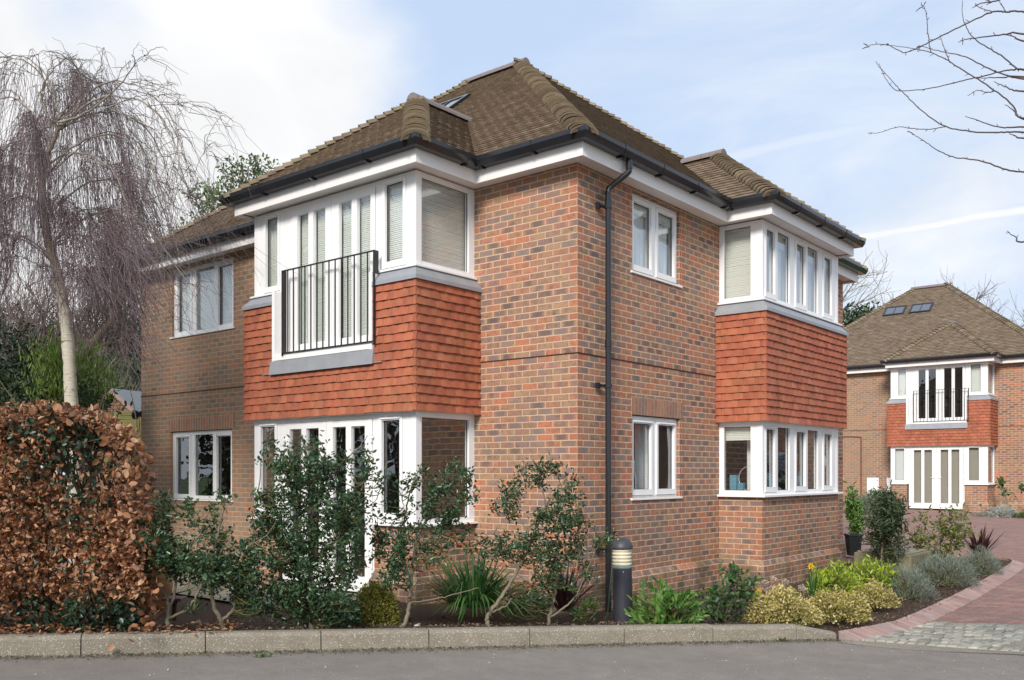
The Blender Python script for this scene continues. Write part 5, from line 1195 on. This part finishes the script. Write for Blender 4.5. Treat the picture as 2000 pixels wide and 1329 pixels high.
# ---------------------------------------------------------------- bed plants
def bush(name, label, cat, px, py, Z, rx, rz, n, mat, ls, ry=None, aspect=.5, dirs=None, group=None, spr=.04, cl=5, lump=.18, bmat='twig_green', fold=.35, gz=None, hemi=True, upb=.0):
    c = at(px, py, Z); gz = c[2] if gz is None else gz; base = np.array([c[0], c[1], gz]); ry = ry or rx
    root = empty(name, tuple(base)); tag(root, label, cat, group)
    d = rng.normal(size=(n, 3)); d[:, 2] = np.abs(d[:, 2]) if hemi else d[:, 2]; d /= np.linalg.norm(d, axis=1, keepdims=True)
    ph = random.random()*9
    lm = 1+lump*(np.sin(d[:, 0]*5+ph)*np.sin(d[:, 1]*4+ph*2)+.6*np.sin(d[:, 2]*7+d[:, 0]*6+ph))+.06*rng.normal(size=n)
    rad = (.72+.28*rng.random(n)**.6)*lm
    q = d*rad[:, None]*[rx, ry, rz]; out = np.repeat(d, cl, 0); C = np.repeat(q, cl, 0)+rng.normal(size=(n*cl, 3))*spr
    C = C[:, :]; k = C[:, 2] > .01; C = C[k]; out = out[k]
    dd = out*.8+rng.normal(size=out.shape)*.45+[0, 0, upb] if dirs is None else dirs
    V, Fq, r = leaves_np(C, ls*(.65+.6*rng.random(len(C))), dirs=dd, aspect=aspect, fold=fold); mesh_np('leaf', V, Fq, M[mat], root, rnd=r)
    tw = []
    for i in range(0, n, max(1, n//90)):
        s = np.array([random.gauss(0, rx*.15), random.gauss(0, ry*.15), 0]); p, rr = resample([s, (s+q[i])/2+[0, 0, .03], q[i]], [ls*.12, ls*.08, ls*.03], 5); tw.append((p, rr))
    tube_obj('stem', tw, M[bmat], root, 4)
    return root
def blades(name, label, cat, px, py, Z, n, L, wdt, mat, lean=.6, arch=.5, group=None, R=.06, gz=None):
    c = at(px, py, Z); root = empty(name, tuple(c)); tag(root, label, cat, group); VV = []; QQ = []; k = 8
    for j in range(n):
        a = random.uniform(0, 2*math.pi); d = np.array([math.cos(a), math.sin(a), 0]); l = L*random.uniform(.55, 1.1); ln = lean*random.uniform(.2, 1.2); b = d*R*random.random()
        t = np.linspace(0, 1, k); P_ = b+d*(l*ln*t)[:, None]+np.array([0, 0, 1])*(l*(t*math.sqrt(max(.1, 1-min(ln, 1)**2*.6))-arch*random.uniform(.3, 1.2)*t**2.4))[:, None]
        P_[:, 2] = np.maximum(P_[:, 2], .01+.03*random.random()); s = np.array([-d[1], d[0], 0]); w_ = wdt*random.uniform(.7, 1.2)*np.minimum(1, 2.2*(1-t)+.02)*(.6+.4*np.minimum(1, t*4))
        o = len(VV)*2*k; VV.append(np.concatenate([P_+s*w_[:, None]/2+[0, 0, .004], P_-s*w_[:, None]/2+[0, 0, .004]])); i = np.arange(k-1); QQ.append(np.stack([i, i+1, k+i+1, k+i], 1)+o)
    Q = np.concatenate(QQ); mesh_np('leaf', np.concatenate(VV), Q, M[mat], root, rnd=np.repeat(rng.random(n), k-1), smooth=True); return root
bush('skimmia', 'low bright green broad leaved shrub just right of the bollard', 'shrub', 1302, 1222, 9.15, .36, .33, 95, 'skimmia', .10, cl=7, spr=.035, aspect=.34, lump=.25, upb=.35)
shrub('rose_bush', 'twiggy green rose bush with reddish stems between the bright green shrub and the golden mound', 'shrub', 9.45,
      [([(1418, 1222), (1410, 1180), (1395, 1140), (1385, 1118)], .008, .003), ([(1418, 1222), (1422, 1170), (1432, 1130), (1440, 1108)], .008, .003), ([(1418, 1222), (1440, 1190), (1458, 1155), (1475, 1125)], .007, .003), ([(1418, 1220), (1395, 1195), (1375, 1165)], .007, .003), ([(1420, 1220), (1405, 1170), (1380, 1110)], .006, .003)],
      [(1430, 1130, 28, 20, 26), (1400, 1165, 32, 28, 34), (1445, 1165, 26, 30, 32), (1420, 1195, 42, 16, 26), (1468, 1140, 14, 20, 10), (1378, 1180, 14, 16, 8), (1425, 1110, 12, 8, 5)], 'rose', .055, per=7, tmat='twig_purple', bmat='twig_purple', aspect=.6, spread=.06, fold=.2)
G1 = 'golden variegated mounds along the bed'
bush('euonymus', 'largest rounded golden yellow variegated mound, just behind the kerb', 'shrub', 1527, 1218, 9.5, .36, .34, 520, 'golden', .03, ry=.3, cl=9, spr=.022, aspect=.6, lump=.1, group=G1)
bush('euonymus', 'middle golden variegated mound of the row of three, beside the brick edging start', 'shrub', 1630, 1212, 10.0, .36, .30, 460, 'golden', .03, ry=.28, cl=9, spr=.022, aspect=.6, lump=.14, group=G1)
bush('euonymus', 'smallest golden variegated mound, next to the grey lavender', 'shrub', 1704, 1184, 10.9, .25, .25, 300, 'golden', .03, cl=9, spr=.022, aspect=.6, lump=.12, group=G1)
bush('choisya', 'bright lime yellow shrub close to the brick bay, below a daffodil', 'shrub', 1634, 1162, 11.1, .32, .31, 170, 'lime', .062, cl=7, spr=.03, aspect=.34, lump=.15, upb=.3)
bush('choisya', 'bright lime yellow shrub beside the mossy stone step', 'shrub', 1700, 1145, 12.0, .29, .31, 150, 'lime', .062, cl=7, spr=.03, aspect=.34, lump=.15, upb=.3)
G2 = 'grey lavender mounds along the brick edging'
bush('lavender', 'grey green lavender mound nearest the road', 'shrub', 1768, 1172, 11.9, .36, .40, 620, 'lavender', .05, cl=9, spr=.02, aspect=.10, lump=.08, upb=.6, group=G2)
bush('lavender', 'largest grey green lavender mound in the middle of the row', 'shrub', 1846, 1143, 13.0, .44, .42, 700, 'lavender', .05, cl=9, spr=.02, aspect=.10, lump=.08, upb=.6, group=G2)
bush('lavender', 'grey green lavender mound at the far end of the row by the purple spiky plant', 'shrub', 1915, 1122, 14.3, .29, .37, 420, 'lavender', .05, cl=9, spr=.02, aspect=.10, lump=.08, upb=.6, group=G2)
bush('box_ball', 'round clipped yellowish box bush at the foot of the dense holly', 'shrub', 735, 1222, 8.75, .215, .40, 900, 'boxleaf', .026, cl=6, spr=.018, aspect=.6, lump=.05)
blades('grass_clump', 'clump of long arching dark green strap leaves under the bay window', 'plant', 925, 1188, 9.35, 420, .92, .021, 'strapgreen', .95, .80, R=.26)
blades('phormium', 'reddish brown spiky plant at the foot of the brick corner', 'plant', 1100, 1196, 9.65, 70, .62, .03, 'purple', .8, .2, R=.08)
blades('cordyline', 'dark purple spiky plant at the far end of the bed', 'plant', 1912, 1090, 15.2, 75, .62, .035, 'purple', .7, .15, R=.06)
shrub('small_shrub', 'small yellow green shrub near the downpipe foot', 'shrub', 9.2, [([(1150, 1212), (1145, 1190), (1150, 1175)], .005, .002), ([(1150, 1212), (1165, 1195), (1168, 1180)], .005, .002)], [(1152, 1186, 22, 16, 26), (1135, 1205, 14, 8, 8)], 'midgreen', .035, per=7, aspect=.6)
shrub('tall_shrub', 'tall narrow dark green shrub on bare pale stems beside the stone step', 'shrub', 12.9,
      [([(1722, 1118), (1722, 1080), (1730, 1040), (1734, 1000), (1728, 975)], .016, .006), ([(1722, 1110), (1715, 1070), (1706, 1040), (1700, 1010)], .012, .004), ([(1731, 1035), (1748, 1010), (1755, 985)], .007, .003)],
      [(1732, 1000, 36, 34, 80), (1745, 1040, 28, 34, 46), (1712, 1035, 26, 26, 24), (1730, 975, 24, 16, 24), (1700, 1060, 20, 16, 12), (1752, 1080, 14, 20, 14)], 'evergreen', .10, per=9, aspect=.22, spread=.09, twr=.006, zj=.3)
shrub('flowering_shrub', 'loose yellow green leafy shrub on many thin stems in front of the distant glazed doors', 'shrub', 14.3,
      [([(1835, 1100), (1825, 1060), (1805, 1025), (1795, 1000)], .010, .003), ([(1835, 1100), (1838, 1050), (1840, 1010), (1835, 985)], .010, .003), ([(1838, 1100), (1860, 1050), (1880, 1010), (1888, 988)], .009, .003), ([(1838, 1100), (1870, 1060), (1898, 1030)], .008, .003), ([(1832, 1100), (1800, 1070), (1785, 1045)], .008, .003), ([(1836, 1090), (1850, 1040), (1858, 995)], .007, .003)],
      [(1835, 1020, 44, 28, 34), (1870, 1025, 28, 28, 24), (1800, 1045, 26, 24, 20), (1840, 1065, 46, 24, 50), (1885, 1045, 22, 20, 12), (1800, 1010, 12, 14, 5), (1870, 995, 24, 10, 6), (1815, 1080, 26, 14, 12)], 'flowering', .07, per=5, aspect=.5, spread=.10, twr=.006, zj=.35)
bush('low_shrub', 'low brownish ground shrub between the lavender and the dark tall shrub', 'shrub', 1768, 1122, 13.6, .32, .18, 170, 'boxleaf', .04, cl=5, spr=.03, aspect=.5)
bush('low_shrub', 'low pale green shrub behind the largest lavender mound', 'shrub', 1800, 1112, 14.4, .34, .30, 200, 'rose', .05, cl=5, spr=.03)
shrub('climbing_plant', 'tall green climber in the dark pot against the far corner of the brick wall', 'plant', 15.3, [([(1668, 1050), (1669, 1020), (1665, 985), (1664, 960)], .010, .004), ([(1668, 1050), (1676, 1020), (1674, 990)], .008, .003)],
      [(1665, 970, 9, 20, 30), (1668, 1000, 13, 18, 40), (1672, 1028, 14, 16, 40)], 'skimmia', .09, per=7, aspect=.3, spread=.08, zj=.1)
shrub('low_holly', 'low dark green holly seedling creeping over the soil between the two rightmost hollies', 'shrub', 9.1, [([(1010, 1205), (1020, 1185), (1040, 1170)], .005, .002), ([(1010, 1205), (995, 1188)], .004, .002)], [(1035, 1172, 34, 16, 24), (1000, 1190, 24, 12, 12), (1060, 1195, 20, 10, 8)], 'holly', .04, per=8)
shrub('low_holly', 'low leafy holly shoots between the tallest holly and the round box bush', 'shrub', 8.5, [([(660, 1225), (655, 1200), (650, 1180)], .006, .003), ([(660, 1225), (680, 1200)], .004, .002)], [(655, 1195, 36, 24, 40), (690, 1190, 20, 20, 18)], 'holly', .042, per=9)
# daffodils
def daffodil(px, py, Z, foot, label):
    c = at(foot[0], foot[1], Z); root = empty('daffodil', tuple(c)); tag(root, label, 'flower', 'yellow daffodils in the bed'); h = at(px, py, Z)-c
    p, r = resample([(0, 0, 0), h*.5+[.01, 0, .01], h], [.004, .0035, .003], 10); tube_obj('stem', [(p, r)], M['grassblade'], root, 5)
    m = MB()
    for k in range(6):
        a = k*math.pi/3; e = np.array([math.cos(a), -.35, math.sin(a)]); s = np.array([-math.sin(a), 0, math.cos(a)]); m.face([tuple(h), tuple(h+e*.022-s*.013), tuple(h+e*.042), tuple(h+e*.022+s*.013)], r=random.random())
    m.build('petal', M['petal'], root); m = MB(); V = []
    for j, (ra, y) in enumerate(((.009, 0), (.011, -.015), (.016, -.03))):
        for k in range(8): a = k*math.pi/4; V.append((h[0]+ra*math.cos(a), h[1]+y, h[2]+ra*math.sin(a)))
    m.add(V, [(j*8+k, j*8+(k+1) % 8, (j+1)*8+(k+1) % 8, (j+1)*8+k) for j in range(2) for k in range(8)]); m.build('trumpet', M['petal'], root)
daffodil(1583, 1106, 10.3, (1586, 1185), 'yellow daffodil standing tallest against the brick bay')
daffodil(1480, 1157, 9.7, (1482, 1215), 'yellow daffodil left of the largest golden mound')
daffodil(1622, 1114, 11.3, (1628, 1165), 'yellow daffodil rising from the lime yellow shrub')
blades('daffodil_leaves', 'narrow upright grey green leaves beneath the tallest daffodil', 'plant', 1588, 1172, 10.4, 30, .36, .012, 'grassblade', .35, .1, R=.05)
for (px, py, Z, k, lb) in ((1510, 1146, 10.0, 9, 'faded pinkish dry flower heads beside the brick bay corner'), (1566, 1156, 10.1, 3, 'single small faded dry flower head between the golden mounds')):
    c = at(px, 1200, Z); root = empty('dried_flowers', tuple(c)); tag(root, lb, 'flower'); C = []; st = []
    for j in range(k):
        h = at(px+random.uniform(-24, 24)*(k > 3), py+random.uniform(-16, 12), Z+random.uniform(-.1, .1))-c; d = rng.normal(size=(60, 3)); d /= np.linalg.norm(d, axis=1, keepdims=True); C.append(h+d*.028); p, r = resample([(0, 0, 0), h*.6, h], [.003, .003, .002], 6); st.append((p, r))
    leaves('petal', np.concatenate(C), .02, M['dryflower'], root, aspect=.8); tube_obj('stem', st, M['twig_purple'], root, 4)
# far garden along the distant house
bush('clipped_shrub', 'rounded dark green shrub below the white meter boxes', 'shrub', 1718, 1003, 27, .55, .62, 330, 'rose', .07, cl=6, spr=.05)
bush('grey_shrub', 'greyish twiggy mound left of the rounded shrub below the meter boxes', 'shrub', 1690, 1006, 26, .42, .48, 300, 'lavender', .09, cl=6, spr=.04, aspect=.15)
bush('silver_shrub', 'silvery white mound against the far house right of the glazed doors', 'shrub', 1962, 1019, 28.0, .42, .46, 360, 'silver', .07, cl=7, spr=.03, aspect=.25)
bush('grey_shrub', 'low grey green mound between the far doors and the silvery mound', 'shrub', 1918, 1019, 28.4, .32, .24, 220, 'lavender', .07, cl=6, spr=.03, aspect=.2)
bush('green_shrub', 'low green mound at the right picture edge by the far house', 'shrub', 1999, 1020, 27.6, .3, .30, 160, 'midgreen', .06, cl=6, spr=.03)
shrub('climbing_rose', 'thin leggy climber on the brick wall above the silvery mound', 'plant', 28.6, [([(1968, 1010), (1968, 985), (1960, 960), (1955, 945)], .03, .012), ([(1968, 985), (1982, 965), (1996, 955)], .014, .008)], [(1955, 940, 8, 8, 8), (1965, 962, 10, 8, 6), (1995, 950, 8, 8, 7)], 'rose', .11, per=6, twr=.008, zj=.1)
# ---------------------------------------------------------------- bollard light
M['bollard'] = simple('bollard_paint', (.040, .042, .055), .45, var=.15, scale=9, dirt=.2); M['louvre'] = simple('opal_louvre', (.72, .66, .48), .35, var=.05)
M['cap'] = simple('weathered_cap', (.05, .052, .062), .5, var=.5, scale=9)
bc = at(1217, 1222, 9.6); bl = empty('bollard_light', tuple(bc)); bl.rotation_euler = (0, math.radians(-1.0), 0); tag(bl, 'dark grey bollard light with a cream louvred band and domed cap', 'bollard')
m = MB(); m.lathe([(.101, -.05), (.101, .595), (.101, .60), (.0, .60)], n=32); m.build('post', M['bollard'], bl, smooth=False)
m = MB(); m.lathe([(.103, .600), (.105, .605), (.103, .622), (.09, .625)], n=32); m.build('collar', simple('collar', (.16, .22, .21), .4), bl, smooth=True)
m = MB(); pr = []
for k in range(5): z = .625+k*.036; pr += [(.090, z), (.100, z+.008), (.101, z+.018), (.100, z+.026), (.086, z+.033)]
m.lathe(pr, n=32); m.build('louvre', M['louvre'], bl, smooth=True)
m = MB(); m.lathe([(.09, .800), (.116, .802), (.117, .812), (.113, .835), (.098, .868), (.070, .895), (.035, .908), (.0, .912)], n=32); m.build('cap', M['cap'], bl, smooth=True)
m = MB(); m.lathe([(.004, .56), (.004, .575)], c=(.0, -.103, 0), n=8); m.box((-.004, -.1045, .563), (.004, -.1, .571)); m.build('screw', M['hoop'], bl)
# garden cane by the downpipe
c = at(1186, 1205, 9.9); t_ = at(1199, 1075, 10.0); cn = MB(); V, Q, _ = tubes([[(0, 0, 0), (t_-c)*.5, t_-c]], [[.009]*3], 8); cn.add(V, Q); o = cn.build('garden_cane', simple('green_cane', (.05, .09, .045), .5)); o.location = tuple(c); tag(o, 'thin green garden cane between the downpipe and the bollard', 'cane')
# ribbed pot, brown garden light, white stone
M['pot'] = simple('glazed_pot', (.30, .15, .055), .35, var=.3, scale=5, dirt=.4)
pc = at(290, 1192, 9.7); m = MB(); pr = [(.15, 0.)]
for k in range(16): z = .01+k*.028; R_ = .17+.075*math.sin(math.pi*min(1, z/.62)); pr += [(R_, z), (R_+.006, z+.014)]
pr += [(.245, .465), (.25, .485), (.22, .485), (.21, .40), (.0, .40)]
po = empty('ribbed_pot', tuple(pc)); tag(po, 'round brown ribbed pot half hidden behind the leftmost holly', 'pot'); m.lathe(pr, n=40); m.build('bowl', M['pot'], po, smooth=True)
m = MB(); m.lathe([(.0, .41), (.215, .41)], n=24); m.build('compost', M['soil'], po)
gl = empty('garden_light', tuple(at(341, 1212, 8.9))); tag(gl, 'small brown square topped garden light behind the leftmost holly stem', 'garden light')
m = MB(); m.box((-.018, -.018, 0), (.018, .018, .20)); m.build('stake', simple('rust_brown', (.10, .045, .03), .7), gl); m = MB(); m.box((-.09, -.09, .20), (.09, .09, .225)); m.box((-.05, -.05, .17), (.05, .05, .20)); m.build('lamp_head', simple('lamp_brown', (.16, .10, .09), .5), gl, bevel=.006)
def stone(px, py, Z, r, label, mat, name='stone'):
    m = MB(); V = []; n = 10; ph = random.random()*6
    for j in range(5):
        for k in range(n): a = 2*math.pi*k/n; e = math.cos(j/4*math.pi*.5); q = r*e*(1+.15*math.sin(a*2+ph)); V.append((q*math.cos(a), q*.7*math.sin(a), r*.55*math.sin(j/4*math.pi*.5)))
    m.add(V, [(j*n+k, j*n+(k+1) % n, (j+1)*n+(k+1) % n, (j+1)*n+k) for j in range(4) for k in range(n)], .5); o = m.build(name, mat, smooth=True); o.location = tuple(at(px, py, Z)); tag(o, label, 'stone')
M['stone'] = simple('pale_stone', (.55, .52, .45), .8, var=.15, bumpd=.003)
stone(815, 1223, 8.55, .035, 'small pale stone in the soil between two holly stems', M['stone']); stone(387, 1216, 8.7, .03, 'small white stone in the soil near the leftmost holly', M['stone'])
# black planter and mossy stone step
pb = at(1667, 1085, 15.0); pp = empty('black_planter', tuple(pb)); tag(pp, 'tall black square planter standing at the far corner of the brick wall', 'planter')
m = MB(); m.add([(-.08, -.08, 0), (.08, -.08, 0), (.08, .08, 0), (-.08, .08, 0), (-.11, -.11, .34), (.11, -.11, .34), (.11, .11, .34), (-.11, .11, .34)], [(0, 1, 5, 4), (1, 2, 6, 5), (2, 3, 7, 6), (3, 0, 4, 7)]); m.build('pot', M['black'], pp, bevel=.004); m = MB(); m.box((-.12, -.12, .32), (.12, .12, .35)); m.build('rim', M['black'], pp, bevel=.004)
M['moss_stone'] = gmat('mossy_stone', [(.10, .10, .05), (.17, .16, .09), (.25, .23, .16)], 5, .9, 40, .02)
sc_ = at(1706, 1112, 13.3); so = empty('stone_step', tuple(sc_), TH); tag(so, 'low mossy stone step with a paved top behind the lime shrubs', 'step')
m = MB(); m.box((-.25, -.10, -.2), (.55, .9, .24)); m.build('step_block', M['moss_stone'], so, bevel=.02); m = MB(); m.box((-.21, -.06, .24), (.51, .86, .262)); m.build('paving_top', M['kerb'], so, bevel=.006)
# security light on the house end, fixtures of the far house
m = MB(); hl_ = empty('security_light', (*[float(x) for x in loc(XL-.02, -.0)], 2.53), TH); tag(hl_, 'small black outdoor lamp fixed to the left end of the brick wall', 'lamp')
m.box((-.04, -.03, -.04), (.04, .0, .06)); m.build('back_plate', M['black'], hl_, bevel=.004); m = MB(); m.lathe([(.0, .06), (.05, .04), (.065, .0), (.06, -.05), (.045, -.1), (.0, -.11)], c=(0, -.10, .02), n=16); m.build('lamp_head', M['black'], hl_, smooth=True); m = MB(); V, Q, _ = tubes([[(-.01, -.02, -.04), (-.02, -.01, -.2), (-.04, -.01, -.33)]], [[.006]*3], 6); m.add(V, Q); m.build('cable', M['black'], hl_)
def fl_(x, y): return (17.484+x*math.cos(TH)-y*math.sin(TH), 30.139+x*math.sin(TH)+y*math.cos(TH))
for i, (x, lb) in enumerate(((-5.55, 'white meter box on the far brick wall, the one farther from the glazed bay'), (-4.93, 'white meter box on the far brick wall, the one touching the glazed bay'))):
    mo = empty('meter_box', (*fl_(x, -.002), .72), TH); tag(mo, lb, 'meter box', 'meter boxes on the far wall'); w_ = .42 if i == 0 else .26
    m = MB(); m.box((-w_/2, -.06, 0), (w_/2, 0, .60)); m.build('cabinet', M['paint'], mo, bevel=.006); m = MB(); m.box((-w_/2+.02, -.068, .02), (w_/2-.02, -.062, .58)); m.build('cover', M['upvc'], mo, bevel=.003); m = MB(); m.box((w_/2-.06, -.074, .48), (w_/2-.04, -.068, .53)); m.build('lock', M['black'], mo)
ln = empty('wall_lantern', (*fl_(-4.74, -.0), 1.80), TH); tag(ln, 'white six sided lantern on the far brick wall beside the glazed bay', 'lantern')
m = MB(); m.lathe([(.0, .30), (.02, .28), (.035, .26), (.12, .20), (.125, .19), (.10, .185)], c=(0, -.16, 0), n=6); m.build('lid', M['upvc'], ln); m = MB(); m.lathe([(.095, .18), (.075, -.02)], c=(0, -.16, 0), n=6); m.build('glass_body', simple('lantern_glass', (.35, .36, .36), .15), ln)
m = MB()
for k in range(6):
    a = math.pi/3*k; V, Q, _ = tubes([[(.10*math.cos(a), -.16+.10*math.sin(a), .19), (.08*math.cos(a), -.16+.08*math.sin(a), -.02)]], [[.009]*2], 4); m.add(V, Q)
m.lathe([(.085, -.02), (.06, -.05), (.02, -.07), (.0, -.10)], c=(0, -.16, 0), n=6); m.box((-.02, -.16, -.06), (.02, 0, -.03)); m.build('cage', M['upvc'], ln)
m = MB(); V, Q, _ = tubes([[(-5.98, -.035, .2), (-5.98, -.035, 2.0), (-5.98, -.035, 2.60)], ], [[.022]*3], 8); m.add(V, Q); V, Q, _ = tubes([[(-5.98, -.035, 2.60), (-6.4, -.03, 2.63), (-6.9, -.03, 2.64)]], [[.012]*3], 6); m.add(V, Q); m.build('waste_pipe', simple('rusty_pipe', (.16, .05, .035), .6), far)
# garden shed
sh = empty('garden_shed', (-7.72, 18.0, .0), math.radians(-22)); tag(sh, 'small wooden garden shed with a grey felt roof at the left end of the house', 'shed')
M['shedwood'] = simple('shed_boards', (.20, .115, .075), .8, var=.3, scale=8); M['felt'] = simple('roof_felt', (.20, .23, .25), .9, var=.15); M['shedtrim'] = simple('shed_trim', (.32, .20, .17), .7)
m = MB(); m.box((-.62, 0, 0), (.62, 2., 2.62)); m.add([(-.62, 0, 2.62), (.62, 0, 2.62), (0, 0, 3.08)], [(0, 1, 2)])
for k in range(16): z = 2.0+k*.068; hw = .63 if z < 2.62 else .63*(3.08-z)/.46; m.box((-hw, -.012, z), (hw, -.001, z+.058)) if hw > .05 else None
m.build('wall', M['shedwood'], sh)
m = MB()
for s in (-1, 1): m.add([(0, -.12, 3.14), (s*.82, -.12, 2.52), (s*.82, 2.2, 2.52), (0, 2.2, 3.14), (0, -.12, 3.10), (s*.82, -.12, 2.48), (s*.82, 2.2, 2.48), (0, 2.2, 3.10)], [(0, 1, 2, 3), (4, 5, 6, 7), (0, 4, 5, 1), (1, 5, 6, 2)])
m.build('roof', M['felt'], sh); m = MB()
for s in (-1, 1): m.add([(0, -.14, 3.13), (s*.84, -.14, 2.495), (s*.84, -.14, 2.41), (0, -.14, 3.04), (0, -.11, 3.13), (s*.84, -.11, 2.495), (s*.84, -.11, 2.41), (0, -.11, 3.04)], [(0, 1, 2, 3), (3, 2, 6, 7), (0, 4, 5, 1), (1, 5, 6, 2)])
m.build('barge_board', M['shedtrim'], sh)
M['mosswood'] = simple('mossy_slats', (.17, .17, .06), .9, var=.4, scale=9)
fs = empty('slatted_fence', (-6.95, 17.2, 0), math.radians(0)); tag(fs, 'mossy green slatted fence panel below the shed roof', 'fence'); m = MB()
for k in range(14): z = 1.6+k*.075; m.box((-.60, -.015+.01*(k % 2), z), (.9, .01+.01*(k % 2), z+.06))
m.build('slat_panel', M['mosswood'], fs); 
for x in (-.62, .5): m = MB(); m.box((x-.04, .022, 0), (x+.04, .10, 2.62)); m.build('fence_post', M['mosswood'], fs)
# ---------------------------------------------------------------- litter, weeds, gravel flecks
def litter(name, n, fn, mat, sz, kind='stuff', label=None, cat=None, **k):
    C = np.array([fn() for _ in range(n)]); d = rng.normal(size=(n, 3))*[1, 1, .25]
    o = leaves(name, C, sz*(.4+.9*rng.random(n)), mat, None, dirs=d, flat=.7, **k); tag(o, label, cat, kind=kind); return o
def kerbline():
    i = random.uniform(-4, 7.5); q = -abs(random.gauss(0, .08)); x, y = kp(i, q-.005); return (x, y, road_z(x)+.006+.01*random.random())
M['mossbit'] = leafmat('kerb_moss', [(.05, .045, .02), (.10, .09, .035), (.16, .15, .06)], .9, .1)
M['chip'] = leafmat('bark_chip', [(.030, .018, .012), (.085, .05, .032), (.17, .11, .07), (.34, .26, .19)], .9, 0.)
litter('kerb_moss', 7000, kerbline, M['mossbit'], .014, label='moss and dirt gathered along the foot of the kerb', cat='moss', aspect=.8)
def bedpt():
    i = random.uniform(-3.5, 7.3); d = .12+random.random()**1.5*1.7; x, y = kp(i, d); t = min(1, (d-.1)/1.2); t = t*t*(3-2*t); z0 = road_z(x)+kh(i)-.025; return (x, y, z0*(1-t)+bed_base(x)*t+.012+.02*math.sin(x*7.3+y*5.1)*math.sin(x*3.1-y*8.7))
litter('bark_mulch', 9000, bedpt, M['chip'], .022, label='dark bark mulch scattered over the planting bed', cat='mulch', aspect=.7)
def bed2():
    s = random.uniform(0, 8.6); t = random.random()**1.6*.8; p = edp(s); q = np.array(loc(.1, .6+7.6*s/11.2)); x, y = p*(1-t)+q*t; u = min(1, t/.3); return (x, y, (drive_z(*p)+.035)*(1-u)-.10*u+.022)
litter('bark_mulch', 5000, bed2, M['chip'], .024, label='dark bark mulch beneath the lavender and golden shrubs', cat='mulch', aspect=.7)
def roadpt():
    while True:
        x = random.uniform(-4.5, 5.5); y = random.uniform(5.6, 9.2); i = ((x-K0[0])*KD[0]+(y-K0[1])*KD[1])/.915; d = (x-K0[0])*KN[0]+(y-K0[1])*KN[1]
        if d < -.03 and (i < 7.3 or y < 8.7): return (x, y, road_z(x)+.004)
M['grit'] = leafmat('grit', [(.25, .20, .14), (.42, .38, .30), (.62, .58, .48)], .9, 0.)
litter('road_grit', 1600, roadpt, M['grit'], .013, label='small pale grit and petals scattered on the asphalt', cat='grit', aspect=.8)
def treelit():
    x = random.uniform(-4.6, -2.3); y = K0[1]+(x-K0[0])*KD[1]/KD[0]+random.uniform(.0, .5); return (x, y, road_z(x)+.165+.01*random.random())
litter('fallen_leaves', 500, treelit, M['beech'], .045, label='fallen brown beech leaves at the foot of the copper hedge', cat='leaves', aspect=.6)
for (px, py, Z, n, sz, lb) in ((514, 1276, 7.35, 34, .03, 'small green weed at the foot of the kerb near the copper hedge side'), (1527, 1252, 8.95, 26, .04, 'grassy weed at the kerb foot below the golden mound')):
    c = at(px, py, Z); c[2] = road_z(c[0])+.004; r_ = empty('weed', tuple(c)); tag(r_, lb, 'weed'); d = rng.normal(size=(n, 3))*[1, .7, .3]+[0, 0, .5]; leaves('leaf', rng.normal(size=(n, 3))*[.03, .01, .004]+[0, -.01, .006], sz*(.6+.7*rng.random(n)), M['midgreen'], r_, dirs=d, aspect=.35 if n < 30 else .5)
